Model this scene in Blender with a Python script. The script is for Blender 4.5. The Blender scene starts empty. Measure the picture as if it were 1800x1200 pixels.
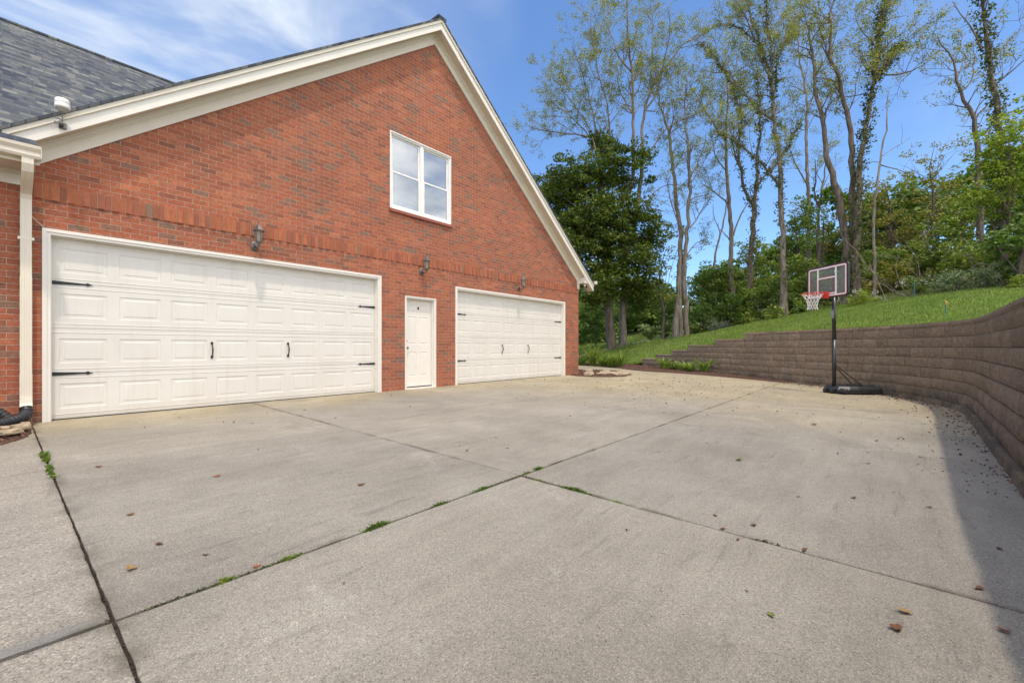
import bpy, math, random
import numpy as np
from mathutils import Vector, Matrix, noise as mnoise
R = math.radians
S = bpy.context.scene
C = S.collection

# ------------------------------------------------------------------ camera, sky, sun, exposure
cam_d = bpy.data.cameras.new('camera'); cam = bpy.data.objects.new('camera', cam_d); C.objects.link(cam)
cam_d.sensor_width = 36.0; cam_d.lens = 768.0/1800*36; cam_d.shift_y = 10.0/1800
cam_d.clip_start = 0.05; cam_d.clip_end = 2000
TH = math.atan(647/768.0)
cam.location = (0, -8.23, 0.965)
cam.rotation_euler = (R(90), 0, TH-math.pi/2)
S.camera = cam

SUN_AZ = R(203); SUN_EL = R(69)
w = bpy.data.worlds.new('World'); S.world = w; w.use_nodes = True
nt = w.node_tree; nt.nodes.clear()
def N(nt, t, **k):
    n = nt.nodes.new(t)
    for a, b in k.items():
        setattr(n, a, b)
    return n
out = N(nt, 'ShaderNodeOutputWorld'); bg = N(nt, 'ShaderNodeBackground')
sky = N(nt, 'ShaderNodeTexSky', sky_type='NISHITA', sun_disc=False)
sky.sun_elevation = SUN_EL; sky.sun_rotation = SUN_AZ
sky.air_density = 1.0; sky.dust_density = 0.4; sky.ozone_density = 3.0; sky.altitude = 300
tc = N(nt, 'ShaderNodeTexCoord'); sep = N(nt, 'ShaderNodeSeparateXYZ')
nt.links.new(tc.outputs['Generated'], sep.inputs[0])
def M(nt, op, a, b=None, c=None, clamp=False):
    n = N(nt, 'ShaderNodeMath', operation=op); n.use_clamp = clamp
    for i, v in enumerate((a, b, c)):
        if v is None: continue
        if isinstance(v, (int, float)): n.inputs[i].default_value = v
        else: nt.links.new(v, n.inputs[i])
    return n.outputs[0]
zc = M(nt, 'ADD', M(nt, 'MAXIMUM', sep.outputs[2], 0.0), 0.12)
cx = M(nt, 'DIVIDE', sep.outputs[0], zc); cy = M(nt, 'DIVIDE', sep.outputs[1], zc)
cmb = N(nt, 'ShaderNodeCombineXYZ'); nt.links.new(cx, cmb.inputs[0]); nt.links.new(cy, cmb.inputs[1])
mp = N(nt, 'ShaderNodeMapping'); nt.links.new(cmb.outputs[0], mp.inputs[0])
mp.inputs['Location'].default_value = (5.1, 3.3, 0); mp.inputs['Rotation'].default_value = (0, 0, R(35)); mp.inputs['Scale'].default_value = (0.9, 2.0, 1)
cn = N(nt, 'ShaderNodeTexNoise'); cn.inputs['Scale'].default_value = 1.35; cn.inputs['Detail'].default_value = 9; cn.inputs['Roughness'].default_value = 0.55; cn.inputs['Distortion'].default_value = 0.6
nt.links.new(mp.outputs[0], cn.inputs[0])
cr = N(nt, 'ShaderNodeMapRange'); cr.inputs[1].default_value = 0.40; cr.inputs[2].default_value = 0.74; cr.interpolation_type = 'SMOOTHSTEP'
nt.links.new(cn.outputs[0], cr.inputs[0])
# thin cirrus bank standing over the left of the garage and one wisp above the far trees
def lobe(d, k0, k1):
    v = N(nt, 'ShaderNodeVectorMath', operation='DOT_PRODUCT'); nt.links.new(tc.outputs['Generated'], v.inputs[0]); v.inputs[1].default_value = d
    m = N(nt, 'ShaderNodeMapRange'); m.interpolation_type = 'SMOOTHSTEP'; m.inputs[1].default_value = k0; m.inputs[2].default_value = k1
    nt.links.new(v.outputs['Value'], m.inputs[0]); return m.outputs[0]
l1 = lobe((0.16, 0.80, 0.58), 0.84, 0.975)
l2 = lobe((0.88, -0.03, 0.385), 0.93, 0.995)
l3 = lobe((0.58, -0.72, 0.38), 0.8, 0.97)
dens = M(nt, 'ADD', M(nt, 'MULTIPLY', l1, 1.0), M(nt, 'MULTIPLY', l2, 0.3))
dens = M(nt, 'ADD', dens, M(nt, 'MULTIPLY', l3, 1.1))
veil = M(nt, 'MULTIPLY', l1, 0.20)
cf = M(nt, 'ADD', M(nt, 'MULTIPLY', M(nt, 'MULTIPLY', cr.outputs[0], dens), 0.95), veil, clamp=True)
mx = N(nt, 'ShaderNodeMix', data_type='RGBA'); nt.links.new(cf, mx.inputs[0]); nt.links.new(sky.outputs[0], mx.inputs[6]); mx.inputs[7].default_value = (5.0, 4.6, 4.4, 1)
gm = N(nt, 'ShaderNodeMix', data_type='RGBA', blend_type='MULTIPLY'); gm.inputs[0].default_value = 1; gm.inputs[7].default_value = (0.92, 1.10, 1.28, 1)
nt.links.new(mx.outputs[2], gm.inputs[6]); # bright unseen cloud bank, added behind the camera as soft fill light
cn2 = N(nt, 'ShaderNodeTexNoise'); cn2.inputs['Scale'].default_value = 1.3; cn2.inputs['Detail'].default_value = 7; cn2.inputs['Roughness'].default_value = 0.55; nt.links.new(cmb.outputs[0], cn2.inputs[0])
cr2 = N(nt, 'ShaderNodeMapRange'); cr2.interpolation_type = 'SMOOTHSTEP'; cr2.inputs[1].default_value = 0.36; cr2.inputs[2].default_value = 0.62; nt.links.new(cn2.outputs[0], cr2.inputs[0])
cf2 = M(nt, 'MULTIPLY', cr2.outputs[0], lobe((-0.40, -0.76, 0.52), 0.10, 0.6))
mx2 = N(nt, 'ShaderNodeMix', data_type='RGBA'); nt.links.new(cf2, mx2.inputs[0]); nt.links.new(gm.outputs[2], mx2.inputs[6]); mx2.inputs[7].default_value = (17.0, 15.8, 14.3, 1)
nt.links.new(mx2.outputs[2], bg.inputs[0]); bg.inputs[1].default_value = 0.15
nt.links.new(bg.outputs[0], out.inputs[0])

sd = bpy.data.lights.new('sun', 'SUN'); sd.energy = 2.0; sd.angle = R(1.8); sd.color = (1.0, 0.90, 0.74)
sun = bpy.data.objects.new('sun', sd); C.objects.link(sun)
sdir = Vector((math.sin(SUN_AZ)*math.cos(SUN_EL), math.cos(SUN_AZ)*math.cos(SUN_EL), math.sin(SUN_EL)))
sun.rotation_euler = sdir.to_track_quat('Z', 'Y').to_euler(); sun.location = sdir*50
S.view_settings.view_transform = 'Standard'; S.view_settings.look = 'None'; S.view_settings.exposure = 0.34; S.view_settings.gamma = 1.0
S.render.engine = 'CYCLES'
S.cycles.max_bounces = 6; S.cycles.transparent_max_bounces = 8; S.cycles.use_denoising = True

# ------------------------------------------------------------------ materials
def newmat(name):
    m = bpy.data.materials.new(name); m.use_nodes = True; t = m.node_tree; t.nodes.clear()
    o = N(t, 'ShaderNodeOutputMaterial'); b = N(t, 'ShaderNodeBsdfPrincipled'); t.links.new(b.outputs[0], o.inputs[0])
    return m, t, b, o
def ramp(t, fac, stops, mode='LINEAR'):
    n = N(t, 'ShaderNodeValToRGB'); n.color_ramp.interpolation = mode
    e = n.color_ramp.elements
    while len(e) < len(stops): e.new(0.5)
    for i, (p, c) in enumerate(stops):
        e[i].position = p; e[i].color = tuple(c)+(1,) if len(c) == 3 else c
    t.links.new(fac, n.inputs[0]); return n.outputs[0]
def noise(t, vec, scale, detail=4, rough=0.6, out=0, dist=0.0):
    n = N(t, 'ShaderNodeTexNoise'); n.inputs['Scale'].default_value = scale; n.inputs['Detail'].default_value = detail
    n.inputs['Roughness'].default_value = rough; n.inputs['Distortion'].default_value = dist
    if vec is not None: t.links.new(vec, n.inputs['Vector'])
    return n.outputs[out]
def mixc(t, fac, a, b, blend='MIX'):
    n = N(t, 'ShaderNodeMix', data_type='RGBA', blend_type=blend)
    for i, v in ((0, fac), (6, a), (7, b)):
        if isinstance(v, (int, float)): n.inputs[i].default_value = v
        elif isinstance(v, tuple): n.inputs[i].default_value = v if len(v) == 4 else v+(1,)
        else: t.links.new(v, n.inputs[i])
    return n.outputs[2]
def objco(t): return N(t, 'ShaderNodeTexCoord').outputs['Object']
def bump(t, b, h, strength=0.5, dist=0.01):
    n = N(t, 'ShaderNodeBump'); n.inputs['Strength'].default_value = strength; n.inputs['Distance'].default_value = dist
    t.links.new(h, n.inputs['Height']); t.links.new(n.outputs[0], b.inputs['Normal'])
def mrange(t, v, a, b, c=0.0, d=1.0, smooth=True):
    n = N(t, 'ShaderNodeMapRange'); n.interpolation_type = 'SMOOTHSTEP' if smooth else 'LINEAR'
    n.inputs[1].default_value = a; n.inputs[2].default_value = b; n.inputs[3].default_value = c; n.inputs[4].default_value = d
    t.links.new(v, n.inputs[0]); return n.outputs[0]
def simple(name, col, rough=0.6, metal=0.0, var=0.12, nscale=6.0, bscale=0, bstr=0.2, bdist=0.003, spec=0.5):
    m, t, b, o = newmat(name); co = objco(t)
    n1 = noise(t, co, nscale, 5)
    dark = tuple(c*(1-var) for c in col); lite = tuple(min(1, c*(1+var)) for c in col)
    t.links.new(ramp(t, n1, [(0.3, dark), (0.7, lite)]), b.inputs['Base Color'])
    b.inputs['Roughness'].default_value = rough; b.inputs['Metallic'].default_value = metal
    b.inputs['Specular IOR Level'].default_value = spec
    if bscale: bump(t, b, noise(t, co, bscale, 5), bstr, bdist)
    return m
def brickmat():
    m, t, b, o = newmat('red_brick'); co = objco(t)
    s = N(t, 'ShaderNodeSeparateXYZ'); t.links.new(co, s.inputs[0])
    c = N(t, 'ShaderNodeCombineXYZ'); t.links.new(M(t, 'ADD', s.outputs[0], s.outputs[1]), c.inputs[0]); t.links.new(s.outputs[2], c.inputs[1])
    wob = noise(t, co, 9, 3, out=1)
    v = N(t, 'ShaderNodeVectorMath', operation='MULTIPLY_ADD'); t.links.new(wob, v.inputs[0]); v.inputs[1].default_value = (0.006, 0.006, 0); t.links.new(c.outputs[0], v.inputs[2])
    br = N(t, 'ShaderNodeTexBrick'); t.links.new(v.outputs[0], br.inputs['Vector'])
    br.inputs['Color1'].default_value = (0, 0, 0, 1); br.inputs['Color2'].default_value = (1, 1, 1, 1); br.inputs['Mortar'].default_value = (0.5, 0.5, 0.5, 1)
    br.inputs['Scale'].default_value = 1; br.inputs['Mortar Size'].default_value = 0.0042; br.inputs['Mortar Smooth'].default_value = 0.25
    br.inputs['Brick Width'].default_value = 0.212; br.inputs['Row Height'].default_value = 0.0765; br.inputs['Bias'].default_value = 0
    col = ramp(t, br.outputs['Color'], [(0.0, (0.24, 0.145, 0.10)), (0.05, (0.27, 0.14, 0.095)), (0.13, (0.27, 0.097, 0.058)), (0.3, (0.37, 0.114, 0.057)), (0.6, (0.43, 0.132, 0.063)), (0.8, (0.39, 0.136, 0.074)), (1.0, (0.50, 0.172, 0.084))])
    n1 = noise(t, co, 18, 6, 0.75); col = mixc(t, 0.85, col, ramp(t, n1, [(0.25, (0.42, 0.38, 0.38)), (0.5, (0.9, 0.88, 0.88)), (0.75, (1.45, 1.35, 1.3))]), 'MULTIPLY')
    n2 = noise(t, co, 45, 4, 0.7); col = mixc(t, mrange(t, n2, 0.58, 0.68, 0, 0.6), col, (0.68, 0.42, 0.28))
    n5 = noise(t, co, 60, 3, 0.6); col = mixc(t, mrange(t, n5, 0.57, 0.66, 0, 0.6), col, (0.12, 0.045, 0.032))
    n3 = noise(t, co, 0.8, 5); col = mixc(t, 0.75, col, ramp(t, n3, [(0.3, (0.78, 0.8, 0.84)), (0.7, (1.15, 1.1, 1.04))]), 'MULTIPLY')
    mps = N(t, 'ShaderNodeMapping'); mps.inputs['Scale'].default_value = (2.2, 2.2, 0.35); t.links.new(co, mps.inputs[0])
    col = mixc(t, mrange(t, noise(t, mps.outputs[0], 1.0, 6, 0.65), 0.52, 0.72, 0, 0.35), col, (0.20, 0.11, 0.085))
    n4 = noise(t, co, 30, 3); mort = ramp(t, n4, [(0.3, (0.34, 0.22, 0.16)), (0.7, (0.56, 0.42, 0.31))])
    t.links.new(mixc(t, br.outputs['Fac'], col, mort), b.inputs['Base Color']); b.inputs['Roughness'].default_value = 0.9
    h = M(t, 'ADD', M(t, 'MULTIPLY', M(t, 'SUBTRACT', 1.0, br.outputs['Fac']), 1.0), M(t, 'MULTIPLY', noise(t, co, 70, 5, 0.7), 0.7))
    bump(t, b, h, 1.0, 0.010)
    return m
def soldiermat():
    m, t, b, o = newmat('soldier_brick'); co = objco(t)
    g = N(t, 'ShaderNodeNewGeometry')
    col = ramp(t, g.outputs['Random Per Island'], [(0.0, (0.24, 0.15, 0.105)), (0.05, (0.27, 0.15, 0.10)), (0.08, (0.29, 0.10, 0.057)), (0.5, (0.38, 0.12, 0.059)), (1.0, (0.45, 0.15, 0.072))])
    n1 = noise(t, co, 22, 6, 0.7); col = mixc(t, 0.6, col, ramp(t, n1, [(0.25, (0.5, 0.5, 0.5)), (0.75, (1.3, 1.25, 1.2))]), 'MULTIPLY')
    t.links.new(col, b.inputs['Base Color']); b.inputs['Roughness'].default_value = 0.9
    bump(t, b, noise(t, co, 70, 5, 0.7), 0.6, 0.004); return m
def shinglemat():
    m, t, b, o = newmat('grey_shingle'); uv = N(t, 'ShaderNodeUVMap').outputs[0]
    def bk(wd, off):
        br = N(t, 'ShaderNodeTexBrick'); t.links.new(uv, br.inputs['Vector']); br.offset = off; br.offset_frequency = 2; br.squash_frequency = 3; br.squash = 0.8
        br.inputs['Color1'].default_value = (0, 0, 0, 1); br.inputs['Color2'].default_value = (1, 1, 1, 1); br.inputs['Mortar'].default_value = (0.5, 0.5, 0.5, 1)
        br.inputs['Scale'].default_value = 1; br.inputs['Mortar Size'].default_value = 0.012; br.inputs['Mortar Smooth'].default_value = 0.4
        br.inputs['Brick Width'].default_value = wd; br.inputs['Row Height'].default_value = 0.14; return br
    br = bk(0.15, 0.37); br2 = bk(0.37, 0.21)
    x = M(t, 'ADD', M(t, 'MULTIPLY', br.outputs['Color'], 0.65), M(t, 'MULTIPLY', br2.outputs['Color'], 0.35))
    col = ramp(t, x, [(0.1, (0.05, 0.058, 0.08)), (0.4, (0.085, 0.095, 0.11)), (0.65, (0.125, 0.132, 0.135)), (0.9, (0.19, 0.195, 0.185))])
    col = mixc(t, 0.5, col, ramp(t, noise(t, uv, 60, 4), [(0.3, (0.6, 0.6, 0.6)), (0.7, (1.2, 1.2, 1.2))]), 'MULTIPLY')
    s = N(t, 'ShaderNodeSeparateXYZ'); t.links.new(uv, s.inputs[0])
    row = M(t, 'FRACT', M(t, 'DIVIDE', s.outputs[1], 0.14))
    edge = mrange(t, row, 0.0, 0.16, 1, 0, False)
    t.links.new(mixc(t, M(t, 'MULTIPLY', edge, 0.85), col, (0.03, 0.032, 0.045)), b.inputs['Base Color']); b.inputs['Roughness'].default_value = 1.0; b.inputs['Specular IOR Level'].default_value = 0.1
    bump(t, b, M(t, 'ADD', M(t, 'SUBTRACT', 1.0, row), M(t, 'MULTIPLY', noise(t, uv, 80, 3), 0.3)), 0.6, 0.012)
    return m
def concretemat(name, coarse=1.0, tint=(1, 1, 1)):
    m, t, b, o = newmat(name); co = objco(t)
    s = N(t, 'ShaderNodeSeparateXYZ'); t.links.new(co, s.inputs[0])
    base = ramp(t, noise(t, co, 0.9, 7, 0.62), [(0.3, (0.242*tint[0], 0.226*tint[1], 0.197*tint[2])), (0.5, (0.280*tint[0], 0.264*tint[1], 0.231*tint[2])), (0.7, (0.325*tint[0], 0.308*tint[1], 0.272*tint[2]))])
    # weathering streaks that run with the broom finish
    mpn = N(t, 'ShaderNodeMapping'); mpn.inputs['Scale'].default_value = (1, 7, 1); mpn.inputs['Rotation'].default_value = (0, 0, R(12)); t.links.new(co, mpn.inputs[0])
    base = mixc(t, 0.5, base, ramp(t, noise(t, mpn.outputs[0], 1.3, 6, 0.6), [(0.3, (0.82, 0.80, 0.79)), (0.55, (1.0, 1.0, 1.0)), (0.75, (1.18, 1.16, 1.12))]), 'MULTIPLY')
    # warm tan tint towards the garage side and the far edge
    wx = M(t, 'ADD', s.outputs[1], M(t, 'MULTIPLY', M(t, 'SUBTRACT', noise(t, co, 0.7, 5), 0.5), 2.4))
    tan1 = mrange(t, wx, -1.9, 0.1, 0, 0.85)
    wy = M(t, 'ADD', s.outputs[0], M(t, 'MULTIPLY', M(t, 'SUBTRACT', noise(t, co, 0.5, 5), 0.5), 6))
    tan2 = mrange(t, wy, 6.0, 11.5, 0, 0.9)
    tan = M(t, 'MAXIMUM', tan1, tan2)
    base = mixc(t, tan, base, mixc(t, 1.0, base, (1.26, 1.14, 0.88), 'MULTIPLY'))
    # dark mildew / tyre stains
    st = noise(t, mpn.outputs[0], 2.2, 6, 0.65, dist=0.5)
    base = mixc(t, mrange(t, st, 0.56, 0.72, 0, 0.32), base, (0.075, 0.07, 0.062))
    st2 = noise(t, co, 1.7, 7, 0.7, dist=1.0)
    base = mixc(t, mrange(t, st2, 0.58, 0.72, 0, 0.45), base, (0.40, 0.385, 0.36))
    st3 = noise(t, co, 0.55, 8, 0.72, dist=0.8); base = mixc(t, mrange(t, st3, 0.48, 0.66, 0, 0.38), base, (0.17, 0.16, 0.14))
    # exposed aggregate
    vo = N(t, 'ShaderNodeTexVoronoi'); vo.inputs['Scale'].default_value = 210/coarse; t.links.new(co, vo.inputs['Vector'])
    sv = N(t, 'ShaderNodeSeparateColor'); t.links.new(vo.outputs['Color'], sv.inputs[0])
    agg = ramp(t, sv.outputs[0], [(0.0, (0.40, 0.38, 0.36)), (0.15, (0.75, 0.74, 0.73)), (0.75, (1.05, 1.04, 1.02)), (0.93, (1.3, 1.27, 1.2)), (1.0, (1.7, 1.65, 1.55))])
    fine = ramp(t, noise(t, co, 260/coarse, 3, 0.7), [(0.3, (0.72, 0.72, 0.72)), (0.7, (1.25, 1.25, 1.25))])
    base = mixc(t, 0.72, base, agg, 'MULTIPLY'); base = mixc(t, 0.8, base, fine, 'MULTIPLY')
    sp = noise(t, co, 85/coarse, 3, 0.6)
    base = mixc(t, mrange(t, sp, 0.62, 0.70, 0, 0.7), base, (0.05, 0.045, 0.04))
    # each slab cured to its own tone; dirt packed along the joints
    g = N(t, 'ShaderNodeNewGeometry'); base = mixc(t, 1.0, base, ramp(t, g.outputs['Random Per Island'], [(0.0, (0.93, 0.93, 0.94)), (1.0, (1.06, 1.05, 1.03))]), 'MULTIPLY')
    def near(sock, v, wd): return mrange(t, M(t, 'ABSOLUTE', M(t, 'SUBTRACT', M(t, 'ADD', sock, M(t, 'MULTIPLY', M(t, 'SUBTRACT', noise(t, co, 12, 4), 0.5), 0.05)), v)), 0.0, wd, 1, 0)
    jd = M(t, 'MAXIMUM', M(t, 'MAXIMUM', near(s.outputs[0], 0.31, 0.09), near(s.outputs[0], 2.885, 0.05)), M(t, 'MAXIMUM', near(s.outputs[1], -5.895, 0.055), M(t, 'MULTIPLY', near(s.outputs[1], -2.93, 0.04), 0.5)))
    base = mixc(t, M(t, 'MULTIPLY', jd, mrange(t, noise(t, co, 3.5, 5), 0.40, 0.68, 0.0, 0.7)), base, (0.09, 0.078, 0.055))
    t.links.new(base, b.inputs['Base Color']); b.inputs['Roughness'].default_value = 0.88; b.inputs['Specular IOR Level'].default_value = 0.35
    h = M(t, 'ADD', M(t, 'MULTIPLY', vo.outputs['Distance'], -0.8), noise(t, co, 200/coarse, 3))
    bump(t, b, h, 0.5*coarse, 0.004); return m
def leafmat(name, stops, trans=0.3, rough=0.55, scale=0.6):
    m, t, b, o = newmat(name); g = N(t, 'ShaderNodeNewGeometry')
    c1 = ramp(t, g.outputs['Random Per Island'], stops)
    n = noise(t, objco(t), scale, 3); c1 = mixc(t, 0.7, c1, ramp(t, n, [(0.3, (0.72, 0.76, 0.8)), (0.7, (1.25, 1.2, 1.05))]), 'MULTIPLY')
    t.links.new(c1, b.inputs['Base Color']); b.inputs['Roughness'].default_value = rough; b.inputs['Specular IOR Level'].default_value = 0.35
    tr = N(t, 'ShaderNodeBsdfTranslucent'); t.links.new(mixc(t, 1.0, c1, (1.3, 1.5, 0.7), 'MULTIPLY'), tr.inputs[0])
    ms = N(t, 'ShaderNodeMixShader'); ms.inputs[0].default_value = trans
    t.links.new(b.outputs[0], ms.inputs[1]); t.links.new(tr.outputs[0], ms.inputs[2]); t.links.new(ms.outputs[0], o.inputs[0]); return m
def barkmat(name, c0, c1, c2):
    m, t, b, o = newmat(name); co = objco(t)
    mpn = N(t, 'ShaderNodeMapping'); mpn.inputs['Scale'].default_value = (9, 9, 1.6); t.links.new(co, mpn.inputs[0])
    n = noise(t, mpn.outputs[0], 1.0, 6, 0.7)
    t.links.new(ramp(t, n, [(0.32, c0), (0.5, c1), (0.7, c2)]), b.inputs['Base Color']); b.inputs['Roughness'].default_value = 0.95
    bump(t, b, n, 0.9, 0.04); return m
def blockmat():
    m, t, b, o = newmat('split_face_block'); co = objco(t); g = N(t, 'ShaderNodeNewGeometry')
    col = ramp(t, g.outputs['Random Per Island'], [(0.0, (0.24, 0.18, 0.125)), (0.5, (0.27, 0.205, 0.142)), (1.0, (0.31, 0.235, 0.165))])
    col = mixc(t, 0.8, col, ramp(t, noise(t, co, 14, 7, 0.75), [(0.3, (0.55, 0.55, 0.57)), (0.55, (1.0, 0.98, 0.96)), (0.75, (1.6, 1.42, 1.25))]), 'MULTIPLY')
    col = mixc(t, 0.7, col, ramp(t, noise(t, co, 60, 4, 0.7), [(0.3, (0.55, 0.55, 0.55)), (0.7, (1.45, 1.45, 1.45))]), 'MULTIPLY')
    col = mixc(t, mrange(t, noise(t, co, 1.6, 5), 0.56, 0.72, 0, 0.45), col, (0.21, 0.195, 0.18))
    s = N(t, 'ShaderNodeSeparateXYZ'); t.links.new(co, s.inputs[0])
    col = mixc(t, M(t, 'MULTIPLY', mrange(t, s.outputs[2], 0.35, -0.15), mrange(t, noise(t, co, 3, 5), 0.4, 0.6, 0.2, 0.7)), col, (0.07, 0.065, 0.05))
    t.links.new(col, b.inputs['Base Color']); b.inputs['Roughness'].default_value = 0.95
    bump(t, b, noise(t, co, 28, 7, 0.8), 1.0, 0.03); return m
def glassmat():
    m, t, b, o = newmat('window_glass')
    b.inputs['Base Color'].default_value = (0.07, 0.09, 0.11, 1); b.inputs['Roughness'].default_value = 0.3
    g = N(t, 'ShaderNodeBsdfGlossy'); g.inputs['Color'].default_value = (0.72, 0.78, 0.85, 1); g.inputs['Roughness'].default_value = 0.02
    bn = N(t, 'ShaderNodeBump'); bn.inputs['Strength'].default_value = 0.08; bn.inputs['Distance'].default_value = 0.02
    t.links.new(noise(t, objco(t), 1.5, 2), bn.inputs['Height']); t.links.new(bn.outputs[0], g.inputs['Normal'])
    ms = N(t, 'ShaderNodeMixShader'); ms.inputs[0].default_value = 0.34
    t.links.new(b.outputs[0], ms.inputs[1]); t.links.new(g.outputs[0], ms.inputs[2]); t.links.new(ms.outputs[0], o.inputs[0]); return m
def clearmat(name, col, alpha):
    m, t, b, o = newmat(name); b.inputs['Base Color'].default_value = col+(1,); b.inputs['Roughness'].default_value = 0.08
    tr = N(t, 'ShaderNodeBsdfTransparent'); tr.inputs[0].default_value = (0.86, 0.9, 0.88, 1)
    ms = N(t, 'ShaderNodeMixShader'); ms.inputs[0].default_value = alpha
    t.links.new(tr.outputs[0], ms.inputs[1]); t.links.new(b.outputs[0], ms.inputs[2]); t.links.new(ms.outputs[0], o.inputs[0]); return m

BRICK = brickmat(); SOLDIER = soldiermat(); SHING = shinglemat()
MORTAR = simple('mortar', (0.40, 0.33, 0.25), 0.95)
SILLB = simple('sill_brick', (0.30, 0.10, 0.07), 0.9, bscale=60, bstr=0.5)
TRIM = simple('cream_trim_paint', (0.70, 0.64, 0.53), 0.5, var=0.05, nscale=2.5, bscale=30, bstr=0.06)
TRIMW = simple('white_casing_paint', (0.78, 0.74, 0.67), 0.45, var=0.04, nscale=2, bscale=25, bstr=0.05)
SOFF = simple('soffit_paint', (0.62, 0.54, 0.43), 0.6, var=0.05, nscale=2)
def doormat():
    m, t, b, o = newmat('garage_door_paint'); co = objco(t); s = N(t, 'ShaderNodeSeparateXYZ'); t.links.new(co, s.inputs[0])
    c = ramp(t, noise(t, co, 1.8, 5), [(0.3, (0.68, 0.65, 0.595)), (0.7, (0.73, 0.705, 0.65))])
    mpn = N(t, 'ShaderNodeMapping'); mpn.inputs['Scale'].default_value = (9, 1, 0.8); t.links.new(co, mpn.inputs[0])
    c = mixc(t, mrange(t, noise(t, mpn.outputs[0], 1.0, 6, 0.65), 0.5, 0.75, 0, 0.22), c, (0.48, 0.43, 0.34))
    d = M(t, 'MULTIPLY', mrange(t, M(t, 'ADD', s.outputs[2], M(t, 'MULTIPLY', noise(t, co, 3, 5), 0.25)), 0.30, 0.08), 0.35)
    c = mixc(t, d, c, (0.40, 0.33, 0.23)); t.links.new(c, b.inputs['Base Color']); b.inputs['Roughness'].default_value = 0.45
    mp2 = N(t, 'ShaderNodeMapping'); mp2.inputs['Scale'].default_value = (2, 1, 60); t.links.new(co, mp2.inputs[0])
    bump(t, b, noise(t, mp2.outputs[0], 2.0, 4), 0.12, 0.002); return m
DOORM = doormat()
SDOOR = simple('steel_door_paint', (0.77, 0.73, 0.66), 0.4, var=0.03, nscale=3)
GUT = simple('gutter_aluminium', (0.72, 0.65, 0.53), 0.35, var=0.04, nscale=3)
VINYL = simple('white_vinyl', (0.82, 0.81, 0.78), 0.35, var=0.03)
IRON = simple('black_iron', (0.018, 0.018, 0.02), 0.45, var=0.2, spec=0.5)
RUBBER = simple('black_rubber', (0.012, 0.012, 0.013), 0.7)
BPLAST = simple('black_plastic', (0.022, 0.023, 0.026), 0.4, var=0.25, bscale=60, bstr=0.1)
NICKEL = simple('brushed_nickel', (0.17, 0.16, 0.155), 0.40, metal=0.7, var=0.15, nscale=30)
LGLASS = clearmat('lantern_glass', (0.55, 0.5, 0.42), 0.45)
GLASS = glassmat()
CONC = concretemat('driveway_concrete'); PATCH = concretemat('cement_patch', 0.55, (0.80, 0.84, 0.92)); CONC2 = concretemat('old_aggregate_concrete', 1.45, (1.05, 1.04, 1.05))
SOIL = simple('joint_soil', (0.030, 0.022, 0.016), 0.98, var=0.4, nscale=30, bscale=80, bstr=0.8)
MULCH = simple('mulch_soil', (0.085, 0.042, 0.026), 0.98, var=0.5, nscale=35, bscale=60, bstr=1.0, bdist=0.02)
CHIP = leafmat('mulch_chips', [(0, (0.05, 0.025, 0.016)), (0.5, (0.12, 0.055, 0.033)), (1, (0.21, 0.11, 0.07))], 0.0, 0.95)
ROCK = simple('tan_limestone', (0.36, 0.28, 0.19), 0.9, var=0.35, nscale=7, bscale=25, bstr=0.7, bdist=0.015)
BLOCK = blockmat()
LAWN = simple('lawn_soil', (0.10, 0.145, 0.030), 0.95, var=0.3, nscale=3, bscale=40, bstr=0.6, bdist=0.02)
GRASS = leafmat('grass_blades', [(0, (0.12, 0.19, 0.03)), (0.5, (0.195, 0.285, 0.048)), (1, (0.33, 0.36, 0.11))], 0.3, 0.5, 0.8)
BARK = barkmat('grey_bark', (0.09, 0.072, 0.056), (0.22, 0.18, 0.14), (0.36, 0.31, 0.25))
BARKD = barkmat('brown_bark', (0.055, 0.04, 0.03), (0.15, 0.115, 0.085), (0.27, 0.215, 0.165))
L_LOC = leafmat('locust_leaves', [(0, (0.088, 0.131, 0.030)), (0.45, (0.196, 0.235, 0.048)), (0.8, (0.371, 0.340, 0.083)), (1, (0.509, 0.330, 0.124))], 0.35)
L_IVY = leafmat('ivy_leaves', [(0, (0.040, 0.065, 0.017)), (0.6, (0.112, 0.138, 0.041)), (1, (0.239, 0.217, 0.087))], 0.25)
L_MAP = leafmat('maple_leaves', [(0, (0.044, 0.074, 0.012)), (0.6, (0.089, 0.129, 0.021)), (1, (0.168, 0.195, 0.031))], 0.3, scale=0.9)
L_DRK = leafmat('dark_leaves', [(0, (0.063, 0.110, 0.021)), (0.6, (0.114, 0.187, 0.033)), (1, (0.213, 0.275, 0.056))], 0.28)
L_GRN = leafmat('green_leaves', [(0, (0.099, 0.161, 0.028)), (0.6, (0.196, 0.266, 0.048)), (1, (0.366, 0.380, 0.083))], 0.32)
L_OLV = leafmat('olive_leaves', [(0, (0.121, 0.143, 0.025)), (0.6, (0.244, 0.237, 0.042)), (1, (0.464, 0.343, 0.083))], 0.32)
L_BRT = leafmat('bright_leaves', [(0, (0.137, 0.197, 0.022)), (0.6, (0.233, 0.302, 0.032)), (1, (0.409, 0.422, 0.078))], 0.38)
L_YEL = leafmat('yellowing_leaves', [(0, (0.125, 0.118, 0.021)), (0.6, (0.235, 0.197, 0.031)), (1, (0.390, 0.289, 0.064))], 0.35)
L_PAL = leafmat('pale_leaves', [(0, (0.134, 0.185, 0.081)), (0.6, (0.267, 0.340, 0.149)), (1, (0.624, 0.666, 0.405))], 0.25)
L_LIL = leafmat('daylily_leaves', [(0, (0.084, 0.156, 0.020)), (0.6, (0.180, 0.264, 0.040)), (1, (0.384, 0.408, 0.080))], 0.3)
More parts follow.
